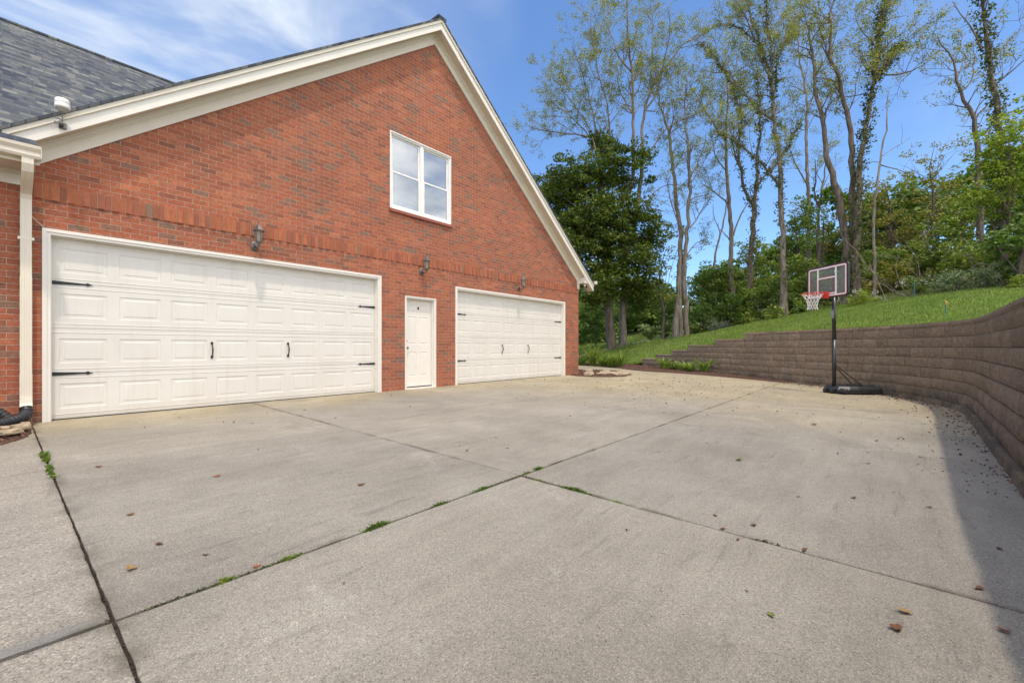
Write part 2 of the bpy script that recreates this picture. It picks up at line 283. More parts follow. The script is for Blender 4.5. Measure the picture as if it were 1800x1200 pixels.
L_HOS = leafmat('hosta_leaves', [(0, (0.120, 0.200, 0.030)), (0.6, (0.240, 0.330, 0.050)), (1, (0.380, 0.420, 0.100))], 0.3)
DRYL = leafmat('dry_leaf', [(0, (0.07, 0.03, 0.018)), (0.5, (0.15, 0.065, 0.035)), (1, (0.22, 0.12, 0.06))], 0.15)
DRYT = leafmat('tan_leaf', [(0, (0.26, 0.16, 0.07)), (1, (0.34, 0.22, 0.10))], 0.15)
REDL = leafmat('red_leaf', [(0, (0.22, 0.07, 0.04)), (1, (0.28, 0.10, 0.055))], 0.15)
GRNL = leafmat('green_fallen_leaf', [(0, (0.10, 0.15, 0.03)), (1, (0.22, 0.24, 0.06))], 0.15)

# ------------------------------------------------------------------ object helpers
def tag(o, label=None, cat=None, group=None, kind=None, category=None):
    cat = cat or category
    if label: o['label'] = label
    if cat: o['category'] = cat
    if group: o['group'] = group
    if kind: o['kind'] = kind
    return o
def empty(name, loc, label, cat, group=None, rz=0):
    o = bpy.data.objects.new(name, None); C.objects.link(o); o.location = loc; o.rotation_euler = (0, 0, rz); o.empty_display_size = 0.3
    return tag(o, label, cat, group)
class MB:
    def __init__(s): s.v = []; s.f = []; s.uv = {}
    def add(s, vs, fs):
        k = len(s.v); s.v += [tuple(v) for v in vs]; s.f += [tuple(i+k for i in f) for f in fs]; return s
    def box(s, x0, x1, y0, y1, z0, z1):
        return s.add([(x0, y0, z0), (x1, y0, z0), (x1, y1, z0), (x0, y1, z0), (x0, y0, z1), (x1, y0, z1), (x1, y1, z1), (x0, y1, z1)],
                     [(0, 3, 2, 1), (4, 5, 6, 7), (0, 1, 5, 4), (1, 2, 6, 5), (2, 3, 7, 6), (3, 0, 4, 7)])
    def prism(s, poly, a0, a1, axis='y'):
        n = len(poly)
        def P(p, a): return (p[0], a, p[1]) if axis == 'y' else ((p[0], p[1], a) if axis == 'z' else (a, p[0], p[1]))
        vs = [P(p, a0) for p in poly]+[P(p, a1) for p in poly]
        fs = [tuple(range(n)), tuple(range(2*n-1, n-1, -1))]+[(i, i+n, (i+1) % n+n, (i+1) % n) for i in range(n)]
        return s.add(vs, fs)
    def tube(s, pts, rad, n=8, cap=True):
        pts = [Vector(p) for p in pts]; m = len(pts)
        if isinstance(rad, (int, float)): rad = [rad]*m
        rings = []; up = None
        for i, p in enumerate(pts):
            d = (pts[min(i+1, m-1)]-pts[max(i-1, 0)]).normalized()
            if up is None:
                up = d.orthogonal().normalized()
            else:
                up = (up-d*up.dot(d)); up = up.normalized() if up.length > 1e-6 else d.orthogonal().normalized()
            q = d.cross(up)
            rings.append([p+(up*math.cos(2*math.pi*j/n)+q*math.sin(2*math.pi*j/n))*rad[i] for j in range(n)])
        vs = [v for r in rings for v in r]
        fs = [(i*n+j, i*n+(j+1) % n, (i+1)*n+(j+1) % n, (i+1)*n+j) for i in range(m-1) for j in range(n)]
        if cap: fs += [tuple(range(n-1, -1, -1)), tuple((m-1)*n+j for j in range(n))]
        return s.add(vs, fs)
    def lathe(s, prof, n=16, c=(0, 0, 0), mat=None):
        vs = []; m = len(prof)
        for (r, z) in prof:
            for j in range(n):
                a = 2*math.pi*j/n; p = Vector((r*math.cos(a), r*math.sin(a), z))
                if mat is not None: p = mat @ p
                vs.append(p+Vector(c))
        fs = [(i*n+j, i*n+(j+1) % n, (i+1)*n+(j+1) % n, (i+1)*n+j) for i in range(m-1) for j in range(n)]
        fs += [tuple(range(n-1, -1, -1)), tuple((m-1)*n+j for j in range(n))]
        return s.add(vs, fs)
    def build(s, name, mat, parent=None, smooth=False, bevel=0, **tags):
        me = bpy.data.meshes.new(name); me.from_pydata(s.v, [], s.f); me.materials.append(mat)
        import bmesh
        bm = bmesh.new(); bm.from_mesh(me); bmesh.ops.recalc_face_normals(bm, faces=bm.faces); bm.to_mesh(me); bm.free()
        if smooth:
            me.polygons.foreach_set('use_smooth', [True]*len(me.polygons))
        o = bpy.data.objects.new(name, me); C.objects.link(o)
        if parent:
            o.parent = parent
        if bevel:
            md = o.modifiers.new('bevel', 'BEVEL'); md.width = bevel; md.segments = 2; md.limit_method = 'ANGLE'; md.angle_limit = R(40)
        if tags: tag(o, **tags)
        return o
def npmesh(name, V, F, mat, parent=None, smooth=False, **tags):
    V = np.asarray(V, dtype=np.float32); F = np.asarray(F, dtype=np.int32); k = F.shape[1]
    me = bpy.data.meshes.new(name); me.vertices.add(len(V)); me.vertices.foreach_set('co', V.ravel())
    me.loops.add(F.size); me.loops.foreach_set('vertex_index', F.ravel())
    me.polygons.add(len(F)); me.polygons.foreach_set('loop_start', np.arange(0, F.size, k, dtype=np.int32))
    me.update(calc_edges=True)
    if smooth: me.polygons.foreach_set('use_smooth', [True]*len(F))
    me.materials.append(mat)
    o = bpy.data.objects.new(name, me); C.objects.link(o)
    if parent: o.parent = parent
    if tags: tag(o, **tags)
    return o
def leaf_quads(P, size, rng, aspect=0.55, upb=0.5, svar=0.35):
    """one rhombic leaf at every point"""
    n = len(P); nor = rng.normal(size=(n, 3)); nor[:, 2] = np.abs(nor[:, 2])*(1-upb)+upb*1.4
    nor /= np.linalg.norm(nor, axis=1)[:, None]
    a = rng.normal(size=(n, 3)); a -= nor*np.sum(a*nor, axis=1)[:, None]; a /= np.linalg.norm(a, axis=1)[:, None]
    b = np.cross(nor, a); L = (size*(1+svar*rng.uniform(-1, 1, n)))[:, None]
    W = L*aspect
    V = np.stack([P-a*L*0.5, P+b*W*0.5-a*L*0.05, P+a*L*0.5, P-b*W*0.5-a*L*0.05], axis=1).reshape(-1, 3)
    F = np.arange(4*n).reshape(-1, 4)
    return V, F

# ------------------------------------------------------------------ terrain
LIP = [(-6, -8.95), (-3, -8.95), (1, -8.96), (4, -9.02), (5.5, -9.09), (7, -9.16), (8.5, -9.23), (10, -9.31), (11.2, -9.31), (12.1, -9.12), (12.9, -8.80),
       (13.7, -8.36), (14.45, -7.72), (15.1, -6.95), (15.65, -6.25), (16.35, -5.35), (17.15, -4.40), (17.95, -3.20), (18.80, -1.90), (19.48, -1.00), (20.0, -0.08), (20.45, 0.76)]
def catmull(P, step=0.1):
    P = [Vector((p[0], p[1], 0)) for p in P]; P = [2*P[0]-P[1]]+P+[2*P[-1]-P[-2]]; o = []
    for i in range(1, len(P)-2):
        n = max(2, int((P[i+1]-P[i]).length/step))
        for k in range(n):
            t = k/n; a, b, c, d = P[i-1:i+3]
            o.append(0.5*((2*b)+(c-a)*t+(2*a-5*b+4*c-d)*t*t+(3*b-a-3*c+d)*t**3))
    o.append(P[-2]); return o
PATH = catmull(LIP)
ARC = [0.0]
for i in range(1, len(PATH)): ARC.append(ARC[-1]+(PATH[i]-PATH[i-1]).length)
ARC = np.array(ARC); PXY = np.array([(p.x, p.y) for p in PATH])
def on_path(s, off=0.0):
    x = np.interp(s, ARC, PXY[:, 0]); y = np.interp(s, ARC, PXY[:, 1])
    e = 0.25; x1 = np.interp(s+e, ARC, PXY[:, 0]); y1 = np.interp(s+e, ARC, PXY[:, 1]); x0 = np.interp(s-e, ARC, PXY[:, 0]); y0 = np.interp(s-e, ARC, PXY[:, 1])
    d = Vector((x1-x0, y1-y0)); d.normalize()
    return Vector((x+d.y*off, y-d.x*off)), d      # off > 0 : into the bank (right of travel)
def arc_of(x, y): return float(ARC[np.argmin((PXY[:, 0]-x)**2+(PXY[:, 1]-y)**2)])
SA, SB, SC_, SD, SE, SF = [arc_of(*p) for p in [(17.15, -4.40), (17.95, -3.20), (18.80, -1.90), (19.48, -1.00), (20.0, -0.08), (20.45, 0.76)]]
CH_ = 0.212; ZB = -0.10
def top_course(s):   # index of the highest course under the cap
    return 6 if s < SA else 5 if s < SB else 4 if s < SC_ else 3 if s < SD else 2 if s < SE else 1
def top_z(s): return ZB+CH_*(top_course(s)+1)+0.096
# lawn edge: follows the back of the wall, then the bed and the rock edging
EDGE = []
for s in np.arange(0, SF, 0.35):
    p, d = on_path(s, 0.36)
    zz = 1.455 if s < SA-0.4 else float(np.interp(s, [SA-0.4, SA+0.1, SB, SC_, SD, SE, SF], [1.455, 1.24, 1.10, 0.89, 0.68, 0.45, 0.22]))
    EDGE.append((p.x, p.y, zz))
EDGE += [(20.7, 1.15, 0.12), (20.3, 1.75, 0.09), (19.9, 2.5, 0.09), (19.6, 3.4, 0.10), (19.4, 4.4, 0.12), (19.3, 5.6, 0.14), (19.2, 8, 0.15), (19, 12, 0.1), (17.5, 18, 0.2), (13, 25, 0.3), (5, 30, 0.4), (-8, 33, 0.5), (-25, 34, 0.5)]
CTRL = [(20.71, 4.44, 0.36), (22.48, 3.89, 0.7), (24.25, 3.34, 1.07), (26.31, 2.44, 1.32), (27.44, 1.1, 1.6), (27.51, -2.08, 2.2), (26.05, -5.01, 2.51), (23.78, -6.96, 2.57), (22.27, -8.28, 2.6), (20.91, -9.77, 2.72), (20.52, -11.63, 2.69),
        (29.34, 9.71, 0.88), (30.57, 8.26, 1.1), (33.57, 7.79, 1.34), (41.97, 11.8, 2.14), (55.95, 18.48, 3.93), (63.34, 17.47, 4.77), (43.27, 18.01, 2.59), (38.51, 0.38, 3.93), (66.02, 6.53, 8.5), (33.16, -4.13, 3.52), (59.21, -0.91, 8.4),
        (32.97, -7.01, 3.94), (57.07, -6.12, 9.3), (30.67, -10.49, 4.26), (55.76, -12.33, 9.5), (30.4, -13.27, 4.3), (51.67, -16.8, 9.5), (31.75, 0.64, 1.75), (50.82, 9.05, 3.57),
        (0, -15, 2.2), (10, -16, 2.4), (15, -20, 3.2), (0, -30, 4.5), (25, -30, 7), (22, 20, 0.4), (20, 35, 0.8), (0, 50, 1), (50, 50, 3), (110, 0, 14), (90, -60, 14), (100, 60, 7), (0, -90, 9), (0, 110, 3), (-30, 60, 1)]
def tps_fit(P, lam=0.02):
    P = np.array(P, float); X = P[:, :2]; n = len(X)
    r = np.linalg.norm(X[:, None]-X[None], axis=2); K = np.where(r > 0, r*r*np.log(r+1e-9), 0)+lam*np.eye(n)
    A = np.zeros((n+3, n+3)); A[:n, :n] = K; A[:n, n] = 1; A[:n, n+1:] = X; A[n, :n] = 1; A[n+1:, :n] = X.T
    return X, np.linalg.solve(A, np.r_[P[:, 2], 0, 0, 0])
TX, TW = tps_fit([e for e in EDGE[::4]]+EDGE[-13:]+CTRL)
def terr(Q):
    Q = np.atleast_2d(np.asarray(Q, float))[:, :2]; r = np.linalg.norm(Q[:, None]-TX[None], axis=2)
    return np.where(r > 0, r*r*np.log(r+1e-9), 0) @ TW[:-3]+TW[-3]+Q @ TW[-2:]
def tz(x, y): return float(terr([(x, y)])[0])

E2 = np.array([(e[0], e[1]) for e in EDGE]); EZ = np.array([e[2] for e in EDGE])
dd = np.gradient(E2, axis=0); dd /= np.linalg.norm(dd, axis=1)[:, None]
nrm = np.stack([dd[:, 1], -dd[:, 0]], 1)
for _ in range(6): nrm[1:-1] = (nrm[:-2]+nrm[1:-1]*2+nrm[2:])/4
nrm /= np.linalg.norm(nrm, axis=1)[:, None]
vs = [0, 0.25, 0.5, 0.8, 1.1, 1.5, 2, 2.5, 3, 3.6, 4.2, 5, 6, 7, 8, 9, 10, 11.5, 13, 15, 17, 20, 23, 27, 32, 38, 46, 56, 70, 90, 120, 160]
V = []; 
for k, v in enumerate(vs):
    Q = E2+nrm*v; z = terr(Q); wgt = math.exp(-v/0.6); z = z*(1-wgt)+EZ*wgt
    V.append(np.c_[Q, z])
V = np.concatenate(V); n = len(E2)
F = [(k*n+i, (k+1)*n+i, (k+1)*n+i+1, k*n+i+1) for k in range(len(vs)-1) for i in range(n-1)]
F = [tuple(reversed(f)) for f in F]
WOOD = [(27.8, 2.2), (27.6, -2), (26.2, -5), (24.0, -7.1), (22.5, -8.5), (21.2, -10), (20.8, -11.8), (18, -40), (400, -400), (400, 20), (60, 6), (36, 3.5)]
def in_poly(x, y, P):
    c = False
    for i in range(len(P)):
        (xi, yi), (xj, yj) = P[i], P[i-1]
        if (yi > y) != (yj > y) and x < (xj-xi)*(y-yi)/(yj-yi)+xi: c = not c
    return c
cen = V[np.array(F)].mean(1); wmask = np.array([in_poly(c[0], c[1], WOOD) for c in cen]); F = np.array(F)
npmesh('lawn', V, F[~wmask], LAWN, smooth=True, kind='structure')
npmesh('woodland_floor', V, F[wmask], simple('leaf_mould', (0.045, 0.048, 0.020), 0.98, var=0.5, nscale=2, bscale=15, bstr=0.8, bdist=0.05), smooth=True, kind='structure')
g = MB(); g.add([(-400, -400, -0.42), (400, -400, -0.42), (400, 400, -0.42), (-400, 400, -0.42)], [(0, 1, 2, 3)])
g.build('ground', simple('bare_earth', (0.06, 0.05, 0.035), 0.95, var=0.4, nscale=0.5), kind='structure')

# ------------------------------------------------------------------ grass on the lawn (stuff)
rng = np.random.default_rng(7)
seg = np.linalg.norm(np.diff(E2, axis=0), axis=1); cum = np.r_[0, np.cumsum(seg)]
def edge_pts(n, s0, s1, vmax, power):
    s = rng.uniform(s0, s1, n); v = vmax*rng.uniform(0, 1, n)**power
    x = np.interp(s, cum, E2[:, 0]); y = np.interp(s, cum, E2[:, 1]); nx = np.interp(s, cum, nrm[:, 0]); ny = np.interp(s, cum, nrm[:, 1]); ez = np.interp(s, cum, EZ)
    Q = np.c_[x+nx*v, y+ny*v]; z = terr(Q); wg = np.exp(-v/0.6); return np.c_[Q, z*(1-wg)+ez*wg], v
s10 = float(cum[np.argmin(np.abs(E2[:40, 0]-5))]); s20 = float(cum[np.argmin((E2[:, 0]-19.3)**2+(E2[:, 1]-5.6)**2)])
G1, v1 = edge_pts(150000, s10, s20, 9.5, 1.15); G2, v2 = edge_pts(9000, s10, s20-1.5, 0.07, 1.0)
G3, v3 = edge_pts(40000, s10+8, s20+4, 26, 0.8); G3 = G3[v3 > 8]
G = np.concatenate([G1, G2, G3]); n = len(G)
dist = np.hypot(G[:, 0], G[:, 1]+8.23); hh = rng.uniform(0.035, 0.075, n)*(1+dist*0.012); ww = 0.004+dist*0.00085
a = rng.uniform(0, 2*np.pi, n); ln = rng.uniform(0, 0.6, n)*hh; la = rng.uniform(0, 2*np.pi, n)
dx = np.c_[np.cos(a), np.sin(a), np.zeros(n)]*ww[:, None]
top = G+np.c_[np.cos(la)*ln, np.sin(la)*ln, hh]; lo = G-np.c_[np.zeros((n, 2)), np.full(n, 0.01)]
V = np.stack([lo-dx, lo+dx, top], 1).reshape(-1, 3)
npmesh('grass', V, np.arange(3*n).reshape(-1, 3), GRASS, kind='stuff', label='mown green lawn grass sloping up behind the block wall', category='grass')

# ------------------------------------------------------------------ driveway slabs
GS = 0.021
def gz(x, y): return GS*y
def slab(mb, x0, x1, y0, y1, seed, th=0.12, amp=0.003, gap=(0.004, 0.004, 0.004, 0.004)):
    rr = random.Random(seed)
    xa, xb, ya, yb = x0+gap[0], x1-gap[1], y0+gap[2], y1-gap[3]
    def edge(p, q, nrm):
        L = math.hypot(q[0]-p[0], q[1]-p[1]); n = max(2, int(L/0.06)); o = []
        for i in range(n):
            t = i/n; j = amp*(mnoise.noise(Vector((p[0]*9+t*L*11, p[1]*9, seed)))+0.6*mnoise.noise(Vector((p[0]+t*L*40, p[1]*40, seed+9)))) if 0 < i else 0
            o.append((p[0]+(q[0]-p[0])*t+nrm[0]*j*1.6, p[1]+(q[1]-p[1])*t+nrm[1]*j*1.6))
        return o
    poly = edge((xa, ya), (xb, ya), (0, 1))+edge((xb, ya), (xb, yb), (-1, 0))+edge((xb, yb), (xa, yb), (0, -1))+edge((xa, yb), (xa, ya), (1, 0))
    n = len(poly); dz = rr.uniform(-0.002, 0.002)
    vs = [(x, y, gz(x, y)+dz-0.004) for x, y in poly]
    ins = []
    for x, y in poly:
        ins.append((min(max(x, xa+0.008), xb-0.008), min(max(y, ya+0.008), yb-0.008)))
    vs2 = [(x, y, gz(x, y)+dz) for x, y in ins]
    vs3 = [(x, y, gz(x, y)-th) for x, y in poly]
    k = len(mb.v); mb.v += vs+vs2+vs3
    mb.f.append(tuple(k+n+i for i in range(n)))
    for i in range(n):
        j = (i+1) % n; mb.f.append((k+i, k+j, k+n+j, k+n+i)); mb.f.append((k+2*n+i, k+2*n+j, k+j, k+i))
XS = [0.31, 2.885, 6.36, 9.85, 13.4, 17.0, 22.0]; YS = [-9.6, -5.895, -2.93, 0.16]
dm = MB(); sd_ = 1
for i in range(len(XS)-1):
    for j in range(len(YS)-1):
        gx0 = 0.006 if i == 0 else 0.006 if i == 1 else 0.0035; gx1 = 0.006 if i == 0 else 0.0035
        gy0 = 0.0065 if j == 1 else 0.0022; gy1 = 0.0065 if j == 0 else 0.0022
        slab(dm, XS[i], XS[i+1], YS[j], YS[j+1], sd_, gap=(gx0, gx1, gy0, gy1)); sd_ += 1
slab(dm, 13.5, 22, 0.165, 8, 77)
slab(dm, 0.31, 2.885, -13, -9.6, 78); slab(dm, 2.885, 13, -13, -9.6, 79)
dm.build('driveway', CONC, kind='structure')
pm = MB()
slab(pm, -9, 0.298, -5.86, -1.25, 41, gap=(0.004, -0.004, 0.004, 0.004)); slab(pm, -9, 0.298, -13, -5.895, 42, gap=(0.004, -0.004, 0.006, 0.006))
slab(pm, -9, 0.298, -1.245, 0.0, 43, gap=(0.004, -0.004, 0.002, 0.004))
pm.build('side_driveway', CONC2, kind='structure')
pp = MB(); poly = []
for i in range(121):
    x = 0.285-i*0.06; poly.append((x, -5.885+0.006*mnoise.noise(Vector((x*30, 9, 0)))))
for i in range(120, -1, -1):
    x = 0.285-i*0.06; poly.append((x, -5.885+0.060+0.035*mnoise.noise(Vector((x*3.5, 3, 0)))+0.012*mnoise.noise(Vector((x*17, 3, 2)))+0.05*max(0, min(1, (0.1-x)/0.9))))
pp.prism([(x, y) for x, y in poly], 0, 1, 'z')
pp.v = [(x, y, gz(x, y)+(0.0022 if z > 0.5 else -0.05)) for x, y, z in pp.v]
pp.build('cement_patch', PATCH, kind='structure')
js = MB(); js.add([(-9, -13, -0.335), (22, -13, -0.335), (22, 8, 0.11), (-9, 8, 0.11)], [(0, 1, 2, 3)])
js.v = [(x, y, gz(x, y)-0.018) for x, y, z in js.v]
js.build('joint_dirt', SOIL, kind='structure')

# ------------------------------------------------------------------ retaining wall
def block(mb, s0, s1, z0, z1, off, seed, depth=0.24, rough=0.012, nx=7, nz=3):
    V = []; 
    for k in range(nz+1):
        for i in range(nx+1):
            u = i/nx; v = k/nz; s = s0+(s1-s0)*u; p, d = on_path(s, off)
            edge = min(u, 1-u)*(s1-s0); ez = min(v, 1-v)*(z1-z0)
            pull = 0.010*max(0, 1-edge/0.02)+0.013*max(0, 1-ez/0.018)
            q = mnoise.noise(Vector((s*7, z0*9+v*1.7, seed*1.3)))*rough*1.3+mnoise.noise(Vector((s*23, v*6, seed)))*rough*0.6
            o = pull-q if 0 < i < nx else pull
            V.append((p.x+d.y*o, p.y-d.x*o, z0+(z1-z0)*v))
    F = []
    for k in range(nz):
        for i in range(nx):
            a = k*(nx+1)+i; F.append((a, a+1, a+nx+2, a+nx+1))
    b0 = len(V)
    for i in (0, nx):
        p, d = on_path(s0+(s1-s0)*i/nx, off+depth)
        V += [(p.x, p.y, z0), (p.x, p.y, z1)]
    F += [tuple([nz*(nx+1)+i for i in range(nx+1)]+[b0+3, b0+1]), tuple([0, b0, b0+1]+[k*(nx+1) for k in range(nz, 0, -1)]),
          tuple([k*(nx+1)+nx for k in range(nz+1)]+[b0+3, b0+2])]
    mb.add(V, F)
rw = random.Random(5)
wall_root = empty('retaining_wall', (14.4, -7.7, -0.2), 'curved brown split-face block retaining wall stepping down at its far end', 'retaining wall')
ends = {0: SF, 1: SF, 2: SE, 3: SD, 4: SC_, 5: SB, 6: SA}
cb = MB()
for k in range(7):
    s = -rw.uniform(0, 0.4)+0.3; sid = k*1000
    while s < ends[k]-0.05:
        L = min(rw.choice([0.44, 0.44, 0.46, 0.30, 0.58]), ends[k]-s)
        if ends[k]-(s+L) < 0.12: L = ends[k]-s
        block(cb, s+0.004, s+L-0.004, ZB+CH_*k+0.005, ZB+CH_*(k+1)-0.002, 0.06+0.021*k+rw.uniform(-0.003, 0.003), sid, rough=0.014); s += L; sid += 1
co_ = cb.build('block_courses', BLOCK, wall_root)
co_.location = -wall_root.location
bk_ = MB()
ss = np.arange(0, SF+0.01, 0.3)
for i in range(len(ss)-1):
    p, d = on_path(ss[i], 0.27); q, e = on_path(ss[i+1], 0.27); zt1 = top_z(ss[i+1]+0.05)-0.03
    bk_.add([(p.x, p.y, -0.4), (q.x, q.y, -0.4), (q.x, q.y, zt1), (p.x, p.y, zt1)], [(0, 1, 2, 3)])
o = bk_.build('backfill', SOIL, wall_root); o.location = -wall_root.location
lb = MB(); s = 0.3; sid = 9000
while s < SF+0.1:
    L = 0.46; block(lb, s+0.002, min(s+L, SF+0.3)-0.002, -0.42, ZB+0.004, 0.0+rw.uniform(-0.003, 0.003), sid, depth=0.3, rough=0.008); s += L; sid += 1
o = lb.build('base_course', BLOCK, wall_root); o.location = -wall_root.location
cp = MB(); sid = 12000; marks = [0.3, SA, SB, SC_, SD, SE, SF]
for m in range(6):
    s = marks[m]-(0.0 if m == 0 else 0.0); k = 6-m; zt_ = ZB+CH_*(k+1)
    while s < marks[m+1]-0.03:
        L = min(0.46, marks[m+1]-s)
        if marks[m+1]-(s+L) < 0.12: L = marks[m+1]-s
        block(cp, s+0.002, s+L-0.002, zt_+0.002, zt_+0.096+rw.uniform(-0.002, 0.002), 0.04+0.021*(k+1), sid, depth=0.30, rough=0.007, nz=2); s += L; sid += 1
o = cp.build('cap', BLOCK, wall_root); o.location = -wall_root.location

# ------------------------------------------------------------------ house
house = empty('brick_house', (6.85, 0, 0), 'red brick house with attached gabled garage, cream trim and grey shingle roof', 'house')
def hb(mb, name, mat, parent=None, **k):
    o = mb.build(name, mat, parent or house, **k)
    if parent is None: o.location = (-6.85, 0, 0)
    return o
APX, APZ, SL = 6.85, 8.77, 0.765
def roofz(x, off=0): return APZ-off-SL*abs(x-APX)
O1 = (0.401, 5.389); O2 = (7.535, 12.575); SDR = (6.0, 6.905); WIN = (5.607, 7.395, 4.03, 5.73); OT = 2.50; SDT = 2.13
XL, XR = 0.25, 13.45
wm = MB()
def clip(poly, f):
    o = []
    for i in range(len(poly)):
        a, b = poly[i], poly[(i+1) % len(poly)]; fa, fb = f(a), f(b)
        if fa >= 0: o.append(a)
        if (fa >= 0) != (fb >= 0):
            t = fa/(fa-fb); o.append((a[0]+(b[0]-a[0])*t, a[1]+(b[1]-a[1])*t))
    return o
xs = [XL, O1[0], O1[1], WIN[0], SDR[0], SDR[1], WIN[1], O2[0], O2[1], XR]; zs = [-0.3, SDT, OT, WIN[2], WIN[3], 8.4]
for i in range(len(xs)-1):
    for j in range(len(zs)-1):
        x0, x1, z0, z1 = xs[i], xs[i+1], zs[j], zs[j+1]; xm = (x0+x1)/2; zm = (z0+z1)/2
        if zm < OT and (O1[0] < xm < O1[1] or O2[0] < xm < O2[1]): continue
        if zm < SDT and SDR[0] < xm < SDR[1]: continue
        if WIN[0] < xm < WIN[1] and WIN[2] < zm < WIN[3]: continue
        p = [(x0, z0), (x1, z0), (x1, z1), (x0, z1)]
        for sgn in (-1, 1): p = clip(p, lambda q: (APZ-0.45)-SL*sgn*(q[0]-APX)-q[1])
        if len(p) > 2: wm.prism(p, 0, 0.25)
wm.box(-9, XL-0.001, 0.0, 0.25, -0.3, 3.45)
wm.box(XR-0.25, XR, 0.252, 9.2, -0.3, 3.3)
hb(wm, 'wall', BRICK)
# dark inside so nothing shows through
im = MB(); im.box(-8.5, XR-0.3, 0.9, 9, 0, 3.2)
# soldier course: alternate bricks stand proud
sm = MB(); x = XL+0.01; k = 0; rs = random.Random(3)
while x < XR-0.06:
    pr = 0.021 if k % 2 else 0.004; sm.box(x+0.004, x+0.0695, -pr-rs.uniform(0, 0.002), 0.0-0.0005, 2.868+rs.uniform(-0.003, 0.002), 3.068)
    x += 0.0735; k += 1
hb(sm, 'soldier_course', SOLDIER)
sm = MB(); sm.box(XL+0.01, XR-0.002, -0.0025, -0.0003, 2.868, 3.07); hb(sm, 'mortar_bed', MORTAR)
# rake trim, in parallelogram sections either side of the ridge
def rake(mb, o0, o1, y0, y1, xl=-0.35, xr=14.05, o0b=None):
    for sgn, xe in ((-1, xl), (1, xr)):
        p = [(APX, APZ-o0), (xe, roofz(xe, o0)), (xe, roofz(xe, o1)), (APX, APZ-o1)]
        mb.prism(p, y0, y1)
rf = MB()
def roofplane(mb, pts, uvs, th=0.045):
    k = len(mb.v); n = len(pts); mb.v += list(pts)+[(x, y, z-th) for x, y, z in pts]
    mb.f.append(tuple(k+i for i in range(n))); mb.f.append(tuple(k+2*n-1-i for i in range(n)))
    for i in range(n): mb.f.append((k+i, k+(i+1) % n, k+n+(i+1) % n, k+n+i))
    for i in range(n): mb.uv[k+i] = uvs[i]; mb.uv[k+n+i] = uvs[i]
LS = math.sqrt(1+SL*SL)
for sgn in (-1, 1):
    xe = -0.42 if sgn < 0 else 14.1; d = abs(xe-APX)*LS
    y_front = -0.305
    roofplane(rf, [(APX, y_front, APZ), (xe, y_front, roofz(xe)), (xe, 9.5, roofz(xe)), (APX, 9.5, APZ)][::sgn], [(y_front, d), (y_front, 0), (9.5, 0), (9.5, d)][::sgn])
rf.box(APX-0.12, APX+0.12, -0.31, 9.5, APZ-0.06, APZ+0.012)
mE, RY, RZ = 0.75, 4.6, 3.38+0.75*5.1
LM = math.sqrt(1+mE*mE)
def vx(z): return APX-(APZ-z)/SL
roofplane(rf, [(-9, -0.5, 3.38), (vx(3.38)+0.05, -0.5, 3.38), (vx(RZ)+0.15, RY, RZ), (-9, RY, RZ)], [(-9, 0), (vx(3.38), 0), (vx(RZ), 5.1*LM), (-9, 5.1*LM)])
roofplane(rf, [(-9, RY, RZ), (vx(RZ)+0.15, RY, RZ), (vx(3.4), 9.7, 3.38), (-9, 9.7, 3.38)], [(-9, 5.1*LM), (vx(RZ), 5.1*LM), (0, 0), (-9, 0)])
roofplane(rf, [(-0.15, -0.5, 3.38), (0.345, -0.5, 3.38), (0.345, -0.375, 3.38+0.75*0.125), (-0.15, -0.375, 3.38+0.75*0.125)], [(0, 0), (0.5, 0), (0.5, .2), (0, .2)])
rf.tube([(-9, RY, RZ+0.0), (vx(RZ)+0.2, RY, RZ+0.0)], 0.05, 8)
ro = hb(rf, 'roof', SHING)
ul = ro.data.uv_layers.new(name='UVMap')
for lp in ro.data.loops:
    u = rf.uv.get(lp.vertex_index)
    if u: ul.data[lp.index].uv = u
    else:
        c_ = ro.data.vertices[lp.vertex_index].co; ul.data[lp.index].uv = (c_.y, c_.x)
fm = MB(); rake(fm, 0.047, 0.115, -0.290, -0.24); hb(fm, 'drip_edge', TRIM)
fm = MB(); rake(fm, 0.1155, 0.275, -0.265, -0.235); hb(fm, 'fascia', TRIMW)
fm = MB(); rake(fm, 0.25, 0.268, -0.235, -0.001); hb(fm, 'soffit', SOFF)
fm = MB(); rake(fm, 0.269, 0.52, -0.028, -0.001, 0.24, 13.47); fm.box(13.34, 13.475, -0.0285, -0.001, 3.03, 3.30); hb(fm, 'frieze_board', TRIM)
fm = MB(); rake(fm, 0.27, 0.30, -0.085, -0.0285, 0.24, 13.47); rake(fm, 0.301, 0.335, -0.062, -0.0285, 0.24, 13.47); rake(fm, 0.336, 0.36, -0.045, -0.0285, 0.24, 13.47); hb(fm, 'crown_moulding', TRIM)
# eave return box and gutters
fm = MB(); zr = roofz(14.05, 0.27)
fm.prism([(13.477, 3.235), (14.05, 3.235), (14.05, zr+0.14), (13.477, roofz(13.477, 0.27)-0.002)], -0.233, 0.10)
fm.box(13.46, 14.05, 0.101, 9.3, 3.215, 3.235)
hb(fm, 'eave_return', TRIMW)
def gutter_prof(): return [(0, 0), (0.085, 0.0), (0.098, 0.025), (0.088, 0.06), (0.12, 0.095), (0.125, 0.125), (0.108, 0.125), (0.104, 0.10), (0.07, 0.065), (0.08, 0.02), (0.01, 0.012), (0.01, 0.11), (0, 0.11)]
fm = MB(); fm.prism([(14.06+a, 3.24+b) for a, b in gutter_prof()], -0.345, 9.4); fm.box(14.065, 14.17, -0.352, -0.3455, 3.245, 3.36); hb(fm, 'gutter', GUT)
fm = MB(); fm.prism([(-0.455-a*1.05, 3.205+b*1.15) for a, b in gutter_prof()], -9, 0.365, 'x'); fm.box(0.3655, 0.372, -0.575, -0.455, 3.21, 3.345)
